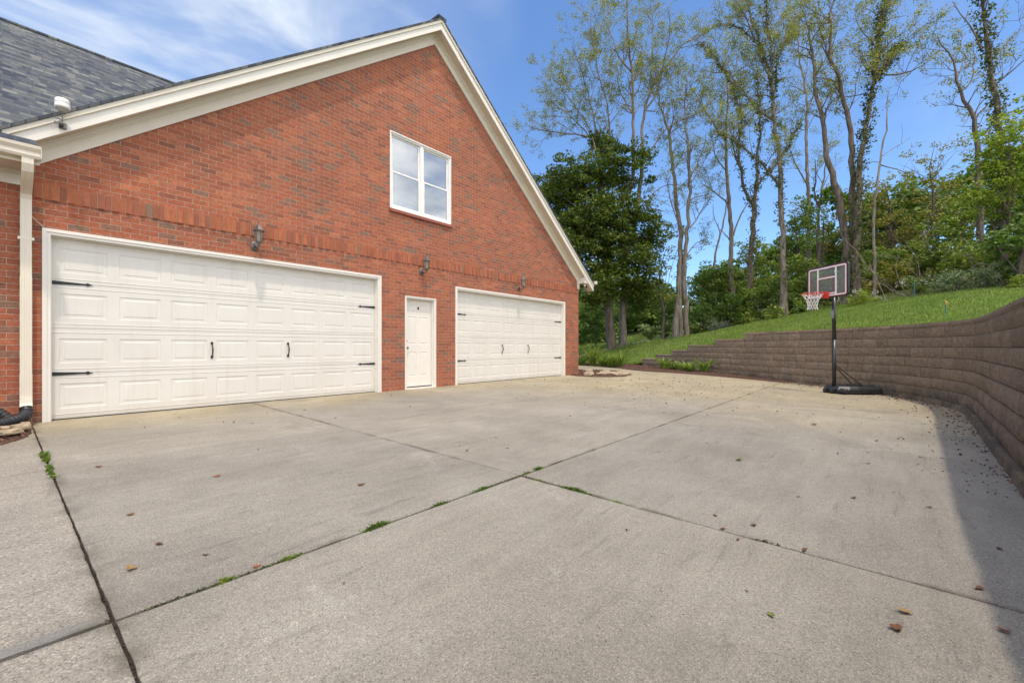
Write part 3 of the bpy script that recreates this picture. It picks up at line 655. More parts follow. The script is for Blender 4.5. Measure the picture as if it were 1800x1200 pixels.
fm.box(-9, 0.36, -0.454, -0.425, 3.16, 3.36); hb(fm, 'gutter', GUT)
fm = MB(); fm.box(-9, 0.33, -0.4245, -0.03, 3.165, 3.185); hb(fm, 'soffit', SOFF)
fm = MB(); fm.box(-9, 0.245, -0.03, -0.001, 2.985, 3.164); fm.box(-9, 0.245, -0.06, -0.0305, 3.12, 3.164); hb(fm, 'frieze_board', TRIM)

# garage doors
def garage_door(x0, x1, ztop, name_label):
    root = MB(); z0, yd = 0.015, 0.108
    rows, cols = 4, 8; H = (ztop-z0)/rows; W = (x1-x0-0.04)/cols; xs0 = x0+0.02
    for r in range(rows):
        a, b = z0+r*H+(0.004 if r else 0), z0+(r+1)*H-0.004
        for c in range(cols):
            p0, p1 = xs0+c*W, xs0+(c+1)*W
            if c == 0: p0 = x0
            if c == cols-1: p1 = x1
            q0, q1 = xs0+c*W+0.065, xs0+(c+1)*W-0.065; zc0, zc1 = a+0.135, b-0.135
            def ring(i0, i1, j0, j1, y): return [(i0, y, j0), (i1, y, j0), (i1, y, j1), (i0, y, j1)]
            Rg = [ring(p0, p1, a, b, yd), ring(q0, q1, zc0, zc1, yd), ring(q0+0.008, q1-0.008, zc0+0.008, zc1-0.008, yd+0.013), ring(q0+0.022, q1-0.022, zc0+0.022, zc1-0.022, yd+0.013),
                  ring(q0+0.05, q1-0.05, zc0+0.05, zc1-0.05, yd+0.002)]
            V = [v for g_ in Rg for v in g_]; F = []
            for g_ in range(4):
                for e in range(4): F.append((g_*4+e, g_*4+(e+1) % 4, g_*4+4+(e+1) % 4, g_*4+4+e))
            F.append((16, 17, 18, 19)); root.add(V, F)
    for r in range(rows+1):
        zz = z0+r*H
        for off in (-0.058, 0.058):
            if z0+0.03 < zz+off < ztop-0.03: root.prism([(yd-0.004, zz+off-0.003), (yd-0.004, zz+off+0.003), (yd-0.0003, zz+off+0.006), (yd-0.0003, zz+off-0.006)], x0, x1, 'x')
    root.box(x0, x1, yd+0.006, yd+0.04, z0, ztop)
    d = hb(root, 'garage_door', DOORM, label=name_label)
    sl = MB(); sl.box(x0, x1, yd-0.01, yd+0.03, -0.002, z0); s_ = sl.build('bottom_seal', RUBBER, d)
    def hinge(xe, z, sgn):
        h = MB(); L = 0.40
        P = [(0, -0.024), (0.02, -0.024), (0.30, -0.011), (0.325, -0.012), (0.345, -0.026), (0.362, -0.012), (0.40, 0), (0.362, 0.012), (0.345, 0.026), (0.325, 0.012), (0.30, 0.011), (0.02, 0.024), (0, 0.024)]
        h.prism([(xe+sgn*a_, z+b_) for a_, b_ in P], yd-0.010, yd-0.0045)
        for a_ in (0.03, 0.12, 0.22): h.lathe([(0.006, 0), (0.006, 0.003), (0.003, 0.005)], 8, (xe+sgn*a_, yd-0.0102, z), Matrix.Rotation(R(90), 3, 'X'))
        h.build('strap_hinge', IRON, d)
    for z in (z0+H-0.005, z0+3*H+0.0):
        hinge(x0+0.012, z, 1); hinge(x1-0.012, z, -1)
    for c in (3, 5):
        xh = xs0+c*W; zc = z0+1.5*H; h = MB()
        for s_ in (-1, 1):
            h.prism([(xh+a_, zc+s_*(0.105+b_)) for a_, b_ in [(0, -0.03), (0.012, -0.012), (0.022, 0.006), (0.012, 0.022), (0.004, 0.03), (0, 0.045), (-0.004, 0.03), (-0.012, 0.022), (-0.022, 0.006), (-0.012, -0.012)]], yd-0.009, yd-0.0045)
        h.tube([(xh, yd-0.008, zc-0.10), (xh, yd-0.035, zc-0.075), (xh, yd-0.05, zc-0.03), (xh, yd-0.052, zc+0.0), (xh, yd-0.05, zc+0.03), (xh, yd-0.035, zc+0.075), (xh, yd-0.008, zc+0.10)], [0.007, 0.009, 0.011, 0.012, 0.011, 0.009, 0.007], 8)
        h.build('pull_handle', IRON, d, smooth=False)
    return d
def casing(x0, x1, zt, wd, depth, label=None):
    c = MB()
    # stepped brick moulding, sides then head
    for (a, b, y0, y1) in ((0.0, wd*0.55, -0.016, 0.05), (wd*0.55, wd, -0.004, 0.05)):
        c.box(x0+a+0.001, x0+b, y0, y1, -0.01, zt-b); c.box(x1-b, x1-a-0.001, y0, y1, -0.01, zt-b)
        c.box(x0+a+0.001, x1-a-0.001, y0, y1, zt-b+0.0005, zt-a-0.001)
    j = wd
    c.box(x0+j-0.022, x0+j-0.001, 0.0505, depth+0.05, -0.01, zt-j); c.box(x1-j+0.001, x1-j+0.022, 0.0505, depth+0.05, -0.01, zt-j)
    c.box(x0+j-0.022, x1-j+0.022, 0.0505, depth+0.05, zt-j+0.0005, zt-j+0.022)
    # stop moulding
    c.box(x0+j-0.0005, x0+j+0.014, depth-0.045, depth-0.004, -0.008, zt-j); c.box(x1-j-0.014, x1-j+0.0005, depth-0.045, depth-0.004, -0.008, zt-j)
    c.box(x0+j+0.0145, x1-j-0.0145, depth-0.045, depth-0.004, zt-j-0.014, zt-j)
    return hb(c, 'door_frame', TRIMW)
casing(O1[0], O1[1], OT, 0.078, 0.108); casing(O2[0], O2[1], OT, 0.078, 0.108)
garage_door(O1[0]+0.079, O1[1]-0.079, OT-0.079, 'wide panelled garage door nearest the downspout')
garage_door(O2[0]+0.079, O2[1]-0.079, OT-0.079, 'panelled garage door nearest the retaining wall')
# service door
casing(SDR[0], SDR[1], SDT, 0.05, 0.10)
x0, x1, z0, z1, yd = SDR[0]+0.051, SDR[1]-0.051, 0.05, SDT-0.051, 0.102
sdm = MB(); W = x1-x0
cols_ = [(x0+0.12, x0+W/2-0.045), (x0+W/2+0.045, x1-0.12)]; rows_ = [(z0+0.24, z0+0.80), (z0+0.98, z0+1.62), (z0+1.74, z0+1.90)]
xb = sorted([x0, x1]+[c for q in cols_ for c in q]); zb = sorted([z0, z1]+[c for q in rows_ for c in q])
for i in range(len(xb)-1):
    for j in range(len(zb)-1):
        a, b, c, d = xb[i], xb[i+1], zb[j], zb[j+1]
        if i in (1, 3) and j in (1, 3, 5):
            def ring(k, y): return [(a+k, y, c+k), (b-k, y, c+k), (b-k, y, d-k), (a+k, y, d-k)]
            V = ring(0, yd)+ring(0.008, yd+0.010)+ring(0.018, yd+0.010)+ring(0.036, yd+0.002); F = [(g_*4+e, g_*4+(e+1) % 4, g_*4+4+(e+1) % 4, g_*4+4+e) for g_ in range(3) for e in range(4)]+[(12, 13, 14, 15)]
            sdm.add(V, F)
        else: sdm.add([(a, yd, c), (b, yd, c), (b, yd, d), (a, yd, d)], [(0, 1, 2, 3)])
sdm.box(x0, x1, yd+0.012, yd+0.05, z0, z1)
sdo = hb(sdm, 'service_door', SDOOR)
h = MB(); RX = Matrix.Rotation(R(90), 3, 'X')
h.lathe([(0.030, 0), (0.030, 0.006), (0.012, 0.010), (0.012, 0.035), (0.027, 0.045), (0.030, 0.06), (0.020, 0.07)], 14, (x0+0.062, yd, z0+0.90), RX); h.build('door_knob', NICKEL, sdo, smooth=True)
h = MB(); h.lathe([(0.028, 0), (0.028, 0.010), (0.020, 0.018), (0.008, 0.020)], 14, (x0+0.062, yd, z0+1.06), RX); h.build('deadbolt', NICKEL, sdo)
h = MB(); h.lathe([(0.024, 0), (0.024, 0.01), (0.014, 0.022)], 12, (x0+W/2, yd, z1-0.20), RX @ Matrix.Diagonal((0.9, 1.5, 1))); h.build('door_knocker', simple('dark_bronze', (0.06, 0.05, 0.045), 0.4, metal=0.6), sdo)
h = MB(); h.box(x0, x1, yd-0.03, yd+0.06, 0.028, 0.049); h.build('door_sweep', RUBBER, sdo)
h = MB(); h.box(SDR[0]+0.002, SDR[1]-0.002, -0.02, 0.2, -0.02, 0.0275); hb(h, 'threshold', TRIMW)

# window : two double-hung sashes mulled together
wn = MB(); a, b, c, d = WIN
wn.box(a+0.001, a+0.06, 0.02, 0.09, c, d); wn.box(b-0.06, b-0.001, 0.02, 0.09, c, d); wn.box(a+0.0605, b-0.0605, 0.02, 0.09, d-0.06, d-0.001); wn.box(a+0.0605, b-0.0605, 0.02, 0.09, c+0.001, c+0.05)
xm = (a+b)/2; wn.box(xm-0.045, xm+0.045, 0.018, 0.09, c+0.0505, d-0.0605)
wn.box(a+0.001, a+0.025, -0.008, 0.0195, c, d); wn.box(b-0.025, b-0.001, -0.008, 0.0195, c, d); wn.box(a+0.0255, b-0.0255, -0.008, 0.0195, d-0.025, d-0.001)
wroot = hb(wn, 'window', VINYL)
zmid = (c+d)/2-0.02
for (p, q) in ((a+0.061, xm-0.046), (xm+0.046, b-0.061)):
    for lo, (z0, z1, y) in enumerate(((c+0.051, zmid+0.02, 0.035), (zmid-0.02, d-0.061, 0.058))):
        s_ = MB(); wd = 0.042; bt = 0.055 if lo == 0 else 0.035
        s_.box(p, p+wd, y, y+0.022, z0, z1); s_.box(q-wd, q, y, y+0.022, z0, z1); s_.box(p+wd+0.0005, q-wd-0.0005, y, y+0.022, z0, z0+bt); s_.box(p+wd+0.0005, q-wd-0.0005, y, y+0.022, z1-0.036, z1)
        s_.build('sash', VINYL, wroot)
        g_ = MB(); tl = (random.Random(int(p*100)+lo).random()-0.5)*0.004
        g_.add([(p+wd, y+0.011, z0+bt), (q-wd, y+0.011+tl, z0+bt), (q-wd, y+0.012+tl, z1-0.036), (p+wd, y+0.012, z1-0.036)], [(0, 1, 2, 3)])
        g_.build('pane', GLASS, wroot)
sb_ = MB(); x = a-0.02; rs = random.Random(8)
while x < b+0.0:
    x2 = min(x+0.2, b+0.02); sb_.prism([(-0.045, c-0.078), (0.10, c-0.078), (0.10, c-0.004), (-0.045, c-0.02)], x+0.002, x2-0.002, 'x'); x = x2
hb(sb_, 'window_sill', SILLB)

# downspout with crimped offsets
dm_ = MB()
def rect_tube(mb, pts, wx, wy):
    # pts: (x,y,z, tilt) ribbed rectangular pipe, swept in the yz plane
    V = []; n = 0
    prof = []
    nr = 5
    for i in range(nr*2+1): prof.append((-wx/2+wx*i/(nr*2), -wy/2-(0.003 if i % 2 else 0)))
    prof += [(wx/2, wy/2), (-wx/2, wy/2)]
    n = len(prof)
    for i, (x, y, z) in enumerate(pts):
        p0 = Vector(pts[max(i-1, 0)]); p1 = Vector(pts[min(i+1, len(pts)-1)]); d = (p1-p0).normalized()
        up = Vector((1, 0, 0)).cross(d).normalized()      # faces -y for a vertical drop
        if up.y > 0: up = -up
        for (u, v) in prof:
            q = Vector((x+u, y, z))-up*v*(1 if True else 1); V.append((q.x, q.y, q.z) if True else None)
    F = [(i*n+j, i*n+(j+1) % n, (i+1)*n+(j+1) % n, (i+1)*n+j) for i in range(len(pts)-1) for j in range(n)]
    F += [tuple(range(n-1, -1, -1)), tuple((len(pts)-1)*n+j for j in range(n))]
    mb.add(V, F)
DX = 0.262
pts = [(DX, -0.50, 3.22), (DX, -0.50, 3.14), (DX, -0.475, 3.07), (DX, -0.40, 3.02), (DX, -0.20, 2.94), (DX, -0.11, 2.89), (DX, -0.075, 2.81), (DX, -0.07, 2.70), (DX, -0.07, 1.83)]
rect_tube(dm_, pts, 0.098, 0.075); rect_tube(dm_, [(DX, -0.07, 1.84), (DX, -0.07, 0.62)], 0.102, 0.079); rect_tube(dm_, [(DX, -0.07, 0.63), (DX, -0.072, 0.36), (DX, -0.085, 0.26), (DX, -0.12, 0.19)], 0.106, 0.083)
dsp = hb(dm_, 'downspout', GUT)
h = MB(); h.box(DX-0.07, DX+0.07, -0.1125, -0.001, 2.30, 2.335); h.build('strap', GUT, dsp)
h = MB(); h.tube([(0.315, -0.02, 2.62), (0.36, -0.02, 2.56), (0.42, -0.02, 2.505)], 0.004, 5); hb(h, 'cable', TRIM)

# ------------------------------------------------------------------ wall lanterns
def lantern():
    r = empty('wall_lantern', (0, 0, 0), 'x', 'wall lantern', 'outdoor lanterns over the garage doors')
    m = MB(); m.lathe([(0.062, 0), (0.062, 0.008), (0.050, 0.018), (0.030, 0.024)], 20, (0, 0, 0), Matrix.Rotation(R(90), 3, 'X') @ Matrix.Diagonal((1, 1.35, 1))); m.build('back_plate', NICKEL, r, smooth=True)
    m = MB(); m.tube([(0, -0.02, 0.01), (0, -0.07, -0.03), (0, -0.13, -0.045), (0, -0.18, -0.02), (0, -0.19, 0.03)], [0.012, 0.011, 0.010, 0.010, 0.012], 8)
    m.tube([(0, -0.02, -0.035), (0, -0.06, -0.075), (0, -0.09, -0.06), (0, -0.085, -0.035)], 0.006, 6); m.build('arm', NICKEL, r, smooth=True)
    c_ = (0, -0.19, 0)
    m = MB(); m.lathe([(0.006, -0.035), (0.014, -0.02), (0.02, 0.02), (0.05, 0.035), (0.052, 0.055), (0.04, 0.06)], 12, c_)
    for k in range(6):
        a_ = 2*math.pi*(k+0.5)/6; m.tube([(0.042*math.cos(a_), -0.19+0.042*math.sin(a_), 0.055), (0.072*math.cos(a_), -0.19+0.072*math.sin(a_), 0.225)], 0.005, 5)
    m.build('cage', NICKEL, r)
    m = MB(); m.lathe([(0.037, 0.058), (0.065, 0.224)], 6, c_, Matrix.Rotation(R(30), 3, 'Z')); m.build('glass', LGLASS, r)
    m = MB(); m.lathe([(0.012, 0.07), (0.014, 0.16), (0.006, 0.175)], 8, c_); m.build('candle_tube', TRIM, r)
    m = MB(); m.lathe([(0.092, 0.222), (0.095, 0.232), (0.078, 0.25), (0.035, 0.315), (0.030, 0.32), (0.024, 0.335), (0.010, 0.345), (0.008, 0.36), (0.014, 0.37), (0.010, 0.385), (0.003, 0.41)], 6, c_)
    m.build('roof_cap', NICKEL, r); return r
def dup(o, loc, label=None, rz=None):
    c_ = o.copy(); C.objects.link(c_); c_.location = loc
    if label: c_['label'] = label
    if rz is not None: c_.rotation_euler = (0, 0, rz)
    for ch in list(o.children):
        k = ch.copy(); C.objects.link(k); k.parent = c_
        for g2 in list(ch.children):
            q = g2.copy(); C.objects.link(q); q.parent = k
    return c_
L0 = lantern(); L0.location = (2.895, -0.0005, 2.70); L0['label'] = 'nickel wall lantern centred above the wide garage door nearest the downspout'
dup(L0, (6.47, -0.0005, 2.73), 'nickel wall lantern above the white service door, between the garage doors')
dup(L0, (10.07, -0.0005, 2.71), 'nickel wall lantern above the garage door nearest the retaining wall')

# ------------------------------------------------------------------ rain sensor on the rake, floodlight under the far eave
se = empty('weather_sensor', (0.52, -0.27, 3.80), 'white round weather sensor on a thin bracket fixed to the left rake board', 'sensor')
m = MB(); m.lathe([(0.045, 0.0), (0.058, 0.003), (0.062, 0.02), (0.060, 0.03), (0.059, 0.034), (0.058, 0.06), (0.060, 0.064), (0.057, 0.09), (0.05, 0.10), (0.03, 0.103)], 20, (0.03, -0.12, 0.12)); m.build('collector', VINYL, se, smooth=True)
m = MB(); m.lathe([(0.056, -0.001), (0.03, -0.03), (0.012, -0.035)], 12, (0.03, -0.12, 0.118)); m.build('funnel', simple('grey_plastic', (0.35, 0.34, 0.32), 0.5), se)
m = MB(); m.tube([(0.03, -0.12, 0.09), (0.03, -0.12, -0.03)], 0.005, 6); m.box(0.01, 0.045, -0.125, -0.02, -0.035, -0.025); m.box(0.01, 0.07, -0.02, 0.004, -0.05, 0.01); m.box(-0.03, 0.005, -0.1, -0.085, -0.04, -0.02); m.tube([(-0.03, -0.09, 0.02), (0.03, -0.12, 0.0)], 0.006, 6); m.build('bracket', NICKEL, se); se.scale = (1.18, 1.18, 1.18)
fl = empty('floodlight', (13.7, -0.1, 3.235), 'twin-head floodlight hanging under the far eave corner', 'floodlight')
m = MB(); m.box(-0.06, 0.06, -0.06, 0.06, -0.03, -0.001); m.build('mounting_box', TRIMW, fl, bevel=0.005)
for sx, dx in ((-1, -0.09), (1, 0.08)):
    m = MB(); mt = Matrix.Rotation(R(70), 3, 'X') @ Matrix.Rotation(R(15*sx), 3, 'Y'); m.lathe([(0.02, -0.06), (0.03, -0.04), (0.045, 0.0), (0.055, 0.04)], 14, (dx, -0.03, -0.085), mt)
    m.tube([(dx*0.4, 0, -0.02), (dx, -0.02, -0.07)], 0.01, 6); hd = m.build('lamp_head', simple('lamp_bronze', (0.06, 0.05, 0.04), 0.4), fl)
    m = MB(); m.lathe([(0.050, 0.0405), (0.045, 0.05), (0.02, 0.057)], 14, (dx, -0.03, -0.085), mt); m.build('lens', simple('amber_lens', (0.75, 0.62, 0.36), 0.25), hd, smooth=True)

# ------------------------------------------------------------------ corrugated drain pipe
def corrugated(name, pts, r, label):
    P = catmull3(pts); m = MB(); rad = [r*(1.0 if (i % 4) < 2 else 0.86) for i in range(len(P))]
    m.tube(P, rad, 16); o = m.build(name, BPLAST, None, smooth=False); return tag(o, label, 'drain pipe')
def catmull3(P, step=0.009):
    P = [Vector(p) for p in P]; P = [2*P[0]-P[1]]+P+[2*P[-1]-P[-2]]; o = []
    for i in range(1, len(P)-2):
        n = max(2, int((P[i+1]-P[i]).length/step))
        for k in range(n):
            t = k/n; a, b, c, d = P[i-1:i+3]; o.append(0.5*((2*b)+(c-a)*t+(2*a-5*b+4*c-d)*t*t+(3*b-a-3*c+d)*t**3))
    o.append(P[-2]); return o
corrugated('drain_pipe', [(0.262, -0.13, 0.21), (0.262, -0.17, 0.16), (0.23, -0.25, 0.115), (0.12, -0.36, 0.085), (-0.05, -0.47, 0.07), (-0.4, -0.58, 0.065), (-0.9, -0.66, 0.06)], 0.062, 'black corrugated drain pipe curving away from the foot of the downspout')
corrugated('drain_adapter', [(0.035, -0.16, 0.20), (0.075, -0.18, 0.16), (0.12, -0.21, 0.10), (0.16, -0.24, 0.03)], 0.05, 'short black plastic drain adapter leaning on the brick beside the corrugated pipe')

# ------------------------------------------------------------------ planting beds and rocks
def mound(name, poly, h, res=0.1, inner=None, chips=0, base=0.004, seed=0, labels=None, zfun=None):
    P = np.array(poly); x0, y0 = P.min(0)-0.05; x1, y1 = P.max(0)+0.05
    gx = np.arange(x0, x1+res, res); gy = np.arange(y0, y1+res, res); X, Y = np.meshgrid(gx, gy)
    Q = np.c_[X.ravel(), Y.ravel()]
    a = P; b = np.roll(P, -1, 0); inside = np.zeros(len(Q), bool); dmin = np.full(len(Q), 1e9)
    for i in range(len(P)):
        xi, yi = a[i]; xj, yj = b[i]
        c = ((yi > Q[:, 1]) != (yj > Q[:, 1])) & (Q[:, 0] < (xj-xi)*(Q[:, 1]-yi)/(yj-yi+1e-12)+xi); inside ^= c
        e = b[i]-a[i]; t = np.clip(((Q-a[i]) @ e)/(e @ e), 0, 1); dmin = np.minimum(dmin, np.linalg.norm(Q-(a[i]+t[:, None]*e), axis=1))
    sd = np.where(inside, dmin, -dmin)
    nz = np.array([mnoise.noise(Vector((q[0]*5, q[1]*5, seed))) for q in Q]); nz2 = np.array([mnoise.noise(Vector((q[0]*17, q[1]*17, seed+5))) for q in Q])
    z = np.where(sd > -0.02, base+h*(1-np.exp(-np.maximum(sd+0.02, 0)/0.22))+0.02*nz*np.clip((sd+0.02)/0.1, 0, 1)+0.01*nz2, base-0.05+sd*0.2)
    zb = np.array([zfun(q[0], q[1]) for q in Q]) if zfun else GS*Q[:, 1]
    Z = z+zb; nx = len(gx); ny = len(gy); keep = (sd > -res*1.5)
    F = [(j*nx+i, j*nx+i+1, (j+1)*nx+i+1, (j+1)*nx+i) for j in range(ny-1) for i in range(nx-1) if keep[j*nx+i] and keep[j*nx+i+1] and keep[(j+1)*nx+i+1] and keep[(j+1)*nx+i]]
    o = npmesh(name, np.c_[Q, Z], F, MULCH, smooth=True, kind='structure')
    rg = np.random.default_rng(seed+3); idx = np.where(sd > 0.0)[0]
    if chips:
        k = rg.choice(idx, chips); PP = np.c_[Q[k]+rg.uniform(-res/2, res/2, (chips, 2)), Z[k]+0.010]
        Vc, Fc = leaf_quads(PP, 0.045, rg, 0.3, 0.75)
        return o, (Vc, Fc)
    return o, None
chipV = []
def addchips(c): chipV.append(c[0])
_, c = mound('mulch_bed', [(-6, 0.02), (0.30, 0.02), (0.30, -0.35), (0.275, -0.80), (0.22, -1.12), (0.05, -1.40), (-0.3, -1.62), (-1.2, -1.75), (-6, -1.8)], 0.035, 0.03, chips=5000, seed=1); addchips(c)
_, c = mound('mulch_island', [(13.3, 0.02), (12.75, -0.05), (12.6, -0.45), (12.75, -0.95), (13.1, -1.38), (13.7, -1.62), (14.5, -1.5), (15.3, -1.05), (15.9, -0.4), (16.1, 0.1), (15.9, 0.75), (15.4, 1.25), (14.6, 1.75), (13.6, 2.4), (13.3, 2.4)], 0.05, 0.08, chips=1500, seed=2); addchips(c)
bedpoly = [(15.55, -6.15), (15.95, -5.3), (16.45, -4.3), (16.85, -3.2), (16.95, -2.2), (16.95, -1.1), (17.35, -0.2), (17.95, 0.7), (18.5, 1.5), (18.75, 2.3), (18.8, 3.3), (18.75, 4.5), (19.6, 4.6), (19.8, 3.4), (20.2, 2.5), (20.7, 1.8), (21.0, 1.2)]
bk = [(on_path(s, 0.12)[0].x, on_path(s, 0.12)[0].y) for s in np.arange(SF, arc_of(15.7, -6.2), -0.6)]
_, c = mound('mulch_bed', bedpoly+bk, 0.09, 0.1, chips=3200, seed=4); addchips(c)
Vc = np.concatenate(chipV); npmesh('mulch_chips', Vc, np.arange(len(Vc)).reshape(-1, 4), CHIP, kind='stuff', label='loose reddish brown mulch chips in the planting beds', category='mulch')
def rock(x, y, z, sx, sy, sz, seed, label, group=None, rz=0.0, mat=None):
    import bmesh
    bm = bmesh.new(); bmesh.ops.create_icosphere(bm, subdivisions=3, radius=1)
    for v in bm.verts:
        n_ = mnoise.noise(v.co*1.3+Vector((seed*3.1, 0, 0)))*0.35+mnoise.noise(v.co*4+Vector((seed, 5, 0)))*0.10
        v.co *= 1+n_; v.co.z = max(min(v.co.z, 0.62+0.1*n_), -0.6)
        v.co = Vector((v.co.x*sx, v.co.y*sy, v.co.z*sz))
    me = bpy.data.meshes.new('rock'); bm.to_mesh(me); bm.free(); me.materials.append(mat or ROCK)
    o = bpy.data.objects.new('rock', me); C.objects.link(o); o.location = (x, y, z); o.rotation_euler = (0, 0, rz)
    tag(o, label, 'rock', group); return o
ROCKR = simple('brown_fieldstone', (0.22, 0.13, 0.085), 0.9, var=0.35, nscale=8, bscale=25, bstr=0.7, bdist=0.015)
rg_ = 'rocks in the bed by the downspout'
rock(0.20, -0.72, 0.055, 0.085, 0.06, 0.055, 1, 'tan rock in the left bed tight against the driveway corner', rg_, 0.4)
rock(0.12, -0.99, 0.045, 0.11, 0.055, 0.045, 2, 'pale flat rock lying lowest in the left bed by the slab edge', rg_, 0.6)
rock(-0.03, -0.88, 0.055, 0.10, 0.075, 0.07, 3, 'reddish brown rock under the corrugated drain pipe', rg_, 0.1, ROCKR)
rock(0.245, -0.50, 0.05, 0.05, 0.05, 0.05, 4, 'small tan rock right behind the drain pipe bend', rg_, 1.0)
rock(0.08, -0.70, 0.05, 0.07, 0.05, 0.045, 5, 'dull tan rock half hidden between the drain pipe and the larger rocks', rg_, -0.5)
rg_ = 'stones in the mulch island at the garage corner'
for i, (x, y, sx, sy, sz, rz, lb_) in enumerate([
    (13.05, -0.65, 0.22, 0.16, 0.13, 0.2, 'rounded pinkish stone at the end of the mulch island nearest the garage door'),
    (13.6, -0.35, 0.20, 0.13, 0.10, 0.5, 'small buff stone in the mulch island close to the brick corner'),
    (14.3, 0.1, 0.26, 0.16, 0.16, 0.1, 'tallest upright buff stone at the back of the mulch island'),
    (14.0, -0.85, 0.50, 0.22, 0.09, -0.25, 'long flat stone slab lying across the middle of the mulch island'),
    (14.35, -0.55, 0.30, 0.2, 0.09, 0.3, 'flat yellowish stone behind the long slab in the mulch island'),
    (14.15, -1.35, 0.42, 0.18, 0.08, -0.1, 'flat tan stone at the front edge of the mulch island'),
    (14.75, -1.05, 0.32, 0.2, 0.08, 0.2, 'broad flat stone near the tip of the mulch island'),
    (15.3, -0.15, 0.28, 0.15, 0.07, 0.6, 'thin pink stone near the far edge of the mulch island')]):
    rock(x, y, 0.05+GS*y, sx, sy, sz, 20+i, lb_, rg_, rz)
# stone edging along the wooded end of the lawn : one low row of cobbles
em = MB(); rr = random.Random(12)
ED = catmull([(20.3, 4.75), (21.2, 4.5), (22.5, 4.1), (24.2, 3.5), (26, 2.7)], 0.22)
er = empty('stone_edging', (22.5, 4.1, tz(22.5, 4.1)), 'low row of small pale stones edging the lawn below the big trees', 'stone edging')
import bmesh as _b
for i, p in enumerate(ED):
    bm = _b.new(); _b.ops.create_icosphere(bm, subdivisions=1, radius=1); z = tz(p.x, p.y)
    s_ = rr.uniform(0.07, 0.14); vs_ = [(p.x+rr.uniform(-0.08, 0.08)+v.co.x*s_*1.3, p.y+v.co.y*s_, z+0.03+v.co.z*s_*0.6) for v in bm.verts]
    em.add([(a_-22.5, b_-4.1, c_-er.location.z) for a_, b_, c_ in vs_], [tuple(v.index for v in f.verts) for f in bm.faces]); bm.free()
em.build('cobbles', ROCK, er, smooth=True)

# ------------------------------------------------------------------ basketball hoop
NX, NY = -0.745, 0.667          # direction the backboard faces
bh = empty('basketball_hoop', (13.2, -7.37, gz(0, -7.37)), 'portable basketball hoop with clear backboard and black base beside the retaining wall', 'basketball hoop', rz=math.atan2(NX, -NY))
# local frame: +y' = behind ... we build with -y as the facing direction
def lb_(m, name, mat, parent=None, **k): return m.build(name, mat, parent or bh, **k)
m = MB()
bz = [(-0.36, 0.02), (0.36, 0.02)]
def ringp(pts, z): return [(x, y, z) for x, y in pts]
outl = [(-0.20, -0.10), (0.20, -0.10), (0.33, 0.10), (0.37, 0.30), (0.37, 0.92), (0.30, 1.02), (-0.30, 1.02), (-0.37, 0.92), (-0.37, 0.30), (-0.33, 0.10)]
def sc(k): return [(x*k, 0.45+(y-0.45)*k) for x, y in outl]
V = ringp(outl, 0.015)+ringp(outl, 0.09)+ringp(sc(0.94), 0.125)+ringp(sc(0.86), 0.155); n = len(outl)
F = [(k*n+i, k*n+(i+1) % n, (k+1)*n+(i+1) % n, (k+1)*n+i) for k in range(3) for i in range(n)]+[tuple(range(3*n, 4*n)), tuple(range(n-1, -1, -1))]
V = [(x, y, z*1.18) for x, y, z in V]; m.add(V, F)
for x in (-0.22, -0.11, 0.11, 0.22): m.box(x-0.025, x+0.025, 0.25, 0.88, 0.180, 0.200)
lb_(m, 'base', BPLAST, bevel=0.008)
m = MB(); m.lathe([(0.05, -0.10), (0.06, -0.09), (0.06, 0.09), (0.05, 0.10)], 16, (0.27, -0.02, 0.075), Matrix.Rotation(R(90), 3, 'Y')); lb_(m, 'wheel', BPLAST, smooth=False)
m = MB(); m.lathe([(0.05, -0.03), (0.06, -0.025), (0.06, 0.025), (0.05, 0.03)], 16, (-0.10, -0.13, 0.065), Matrix.Rotation(R(90), 3, 'Y')); lb_(m, 'wheel', BPLAST)
m = MB(); m.lathe([(0.05, -0.03), (0.06, -0.025), (0.06, 0.025), (0.05, 0.03)], 16, (0.10, -0.13, 0.065), Matrix.Rotation(R(90), 3, 'Y')); lb_(m, 'wheel', BPLAST)
m = MB(); m.tube([(0, 0, 0.04), (0, 0, 1.30)], 0.045, 14); m.tube([(0, 0, 1.29), (0, 0, 2.42)], 0.041, 14); m.tube([(0, 0, 2.41), (0, 0.02, 2.75), (0, 0.0, 3.0)], 0.037, 12); lb_(m, 'pole', simple('pole_enamel', (0.02, 0.02, 0.022), 0.3), smooth=True)
m = MB(); m.box(-0.030, 0.030, -0.0475, -0.0425, 1.82, 2.02); hl = lb_(m, 'height_label', simple('label_grey', (0.35, 0.35, 0.36), 0.5))
m = MB()
m.box(-0.022, 0.022, -0.0495, -0.0478, 1.835, 1.845); m.box(-0.004, 0.004, -0.0495, -0.0478, 1.8451, 1.995); m.box(-0.022, 0.022, -0.0495, -0.0478, 1.9951, 2.005)
m.build('label_print', RUBBER, hl)
m = MB()
m.tube([(0.03, 0.02, 0.68), (0.25, 0.55, 0.18)], 0.013, 6); lb_(m, 'brace', BPLAST)
m = MB(); m.tube([(-0.03, 0.02, 0.68), (-0.28, 0.80, 0.17)], 0.013, 6); lb_(m, 'brace', BPLAST)
m = MB()
for k in range(3): m.tube([(-0.28+0.02*k, 0.78+0.03*k, 0.172), (-0.24+0.02*k, 0.80+0.03*k, 0.21), (-0.20+0.02*k, 0.82+0.03*k, 0.172)], 0.006, 5)
lb_(m, 'anchor_bolts', RUBBER)
YB, Z0, Z1, HW = -0.20, 2.33, 3.09, 0.56
WHITEP = simple('board_white', (0.80, 0.80, 0.80), 0.4); REDP = simple('rim_red', (0.62, 0.05, 0.03), 0.4); PINK = simple('board_red', (0.50, 0.03, 0.035), 0.4)
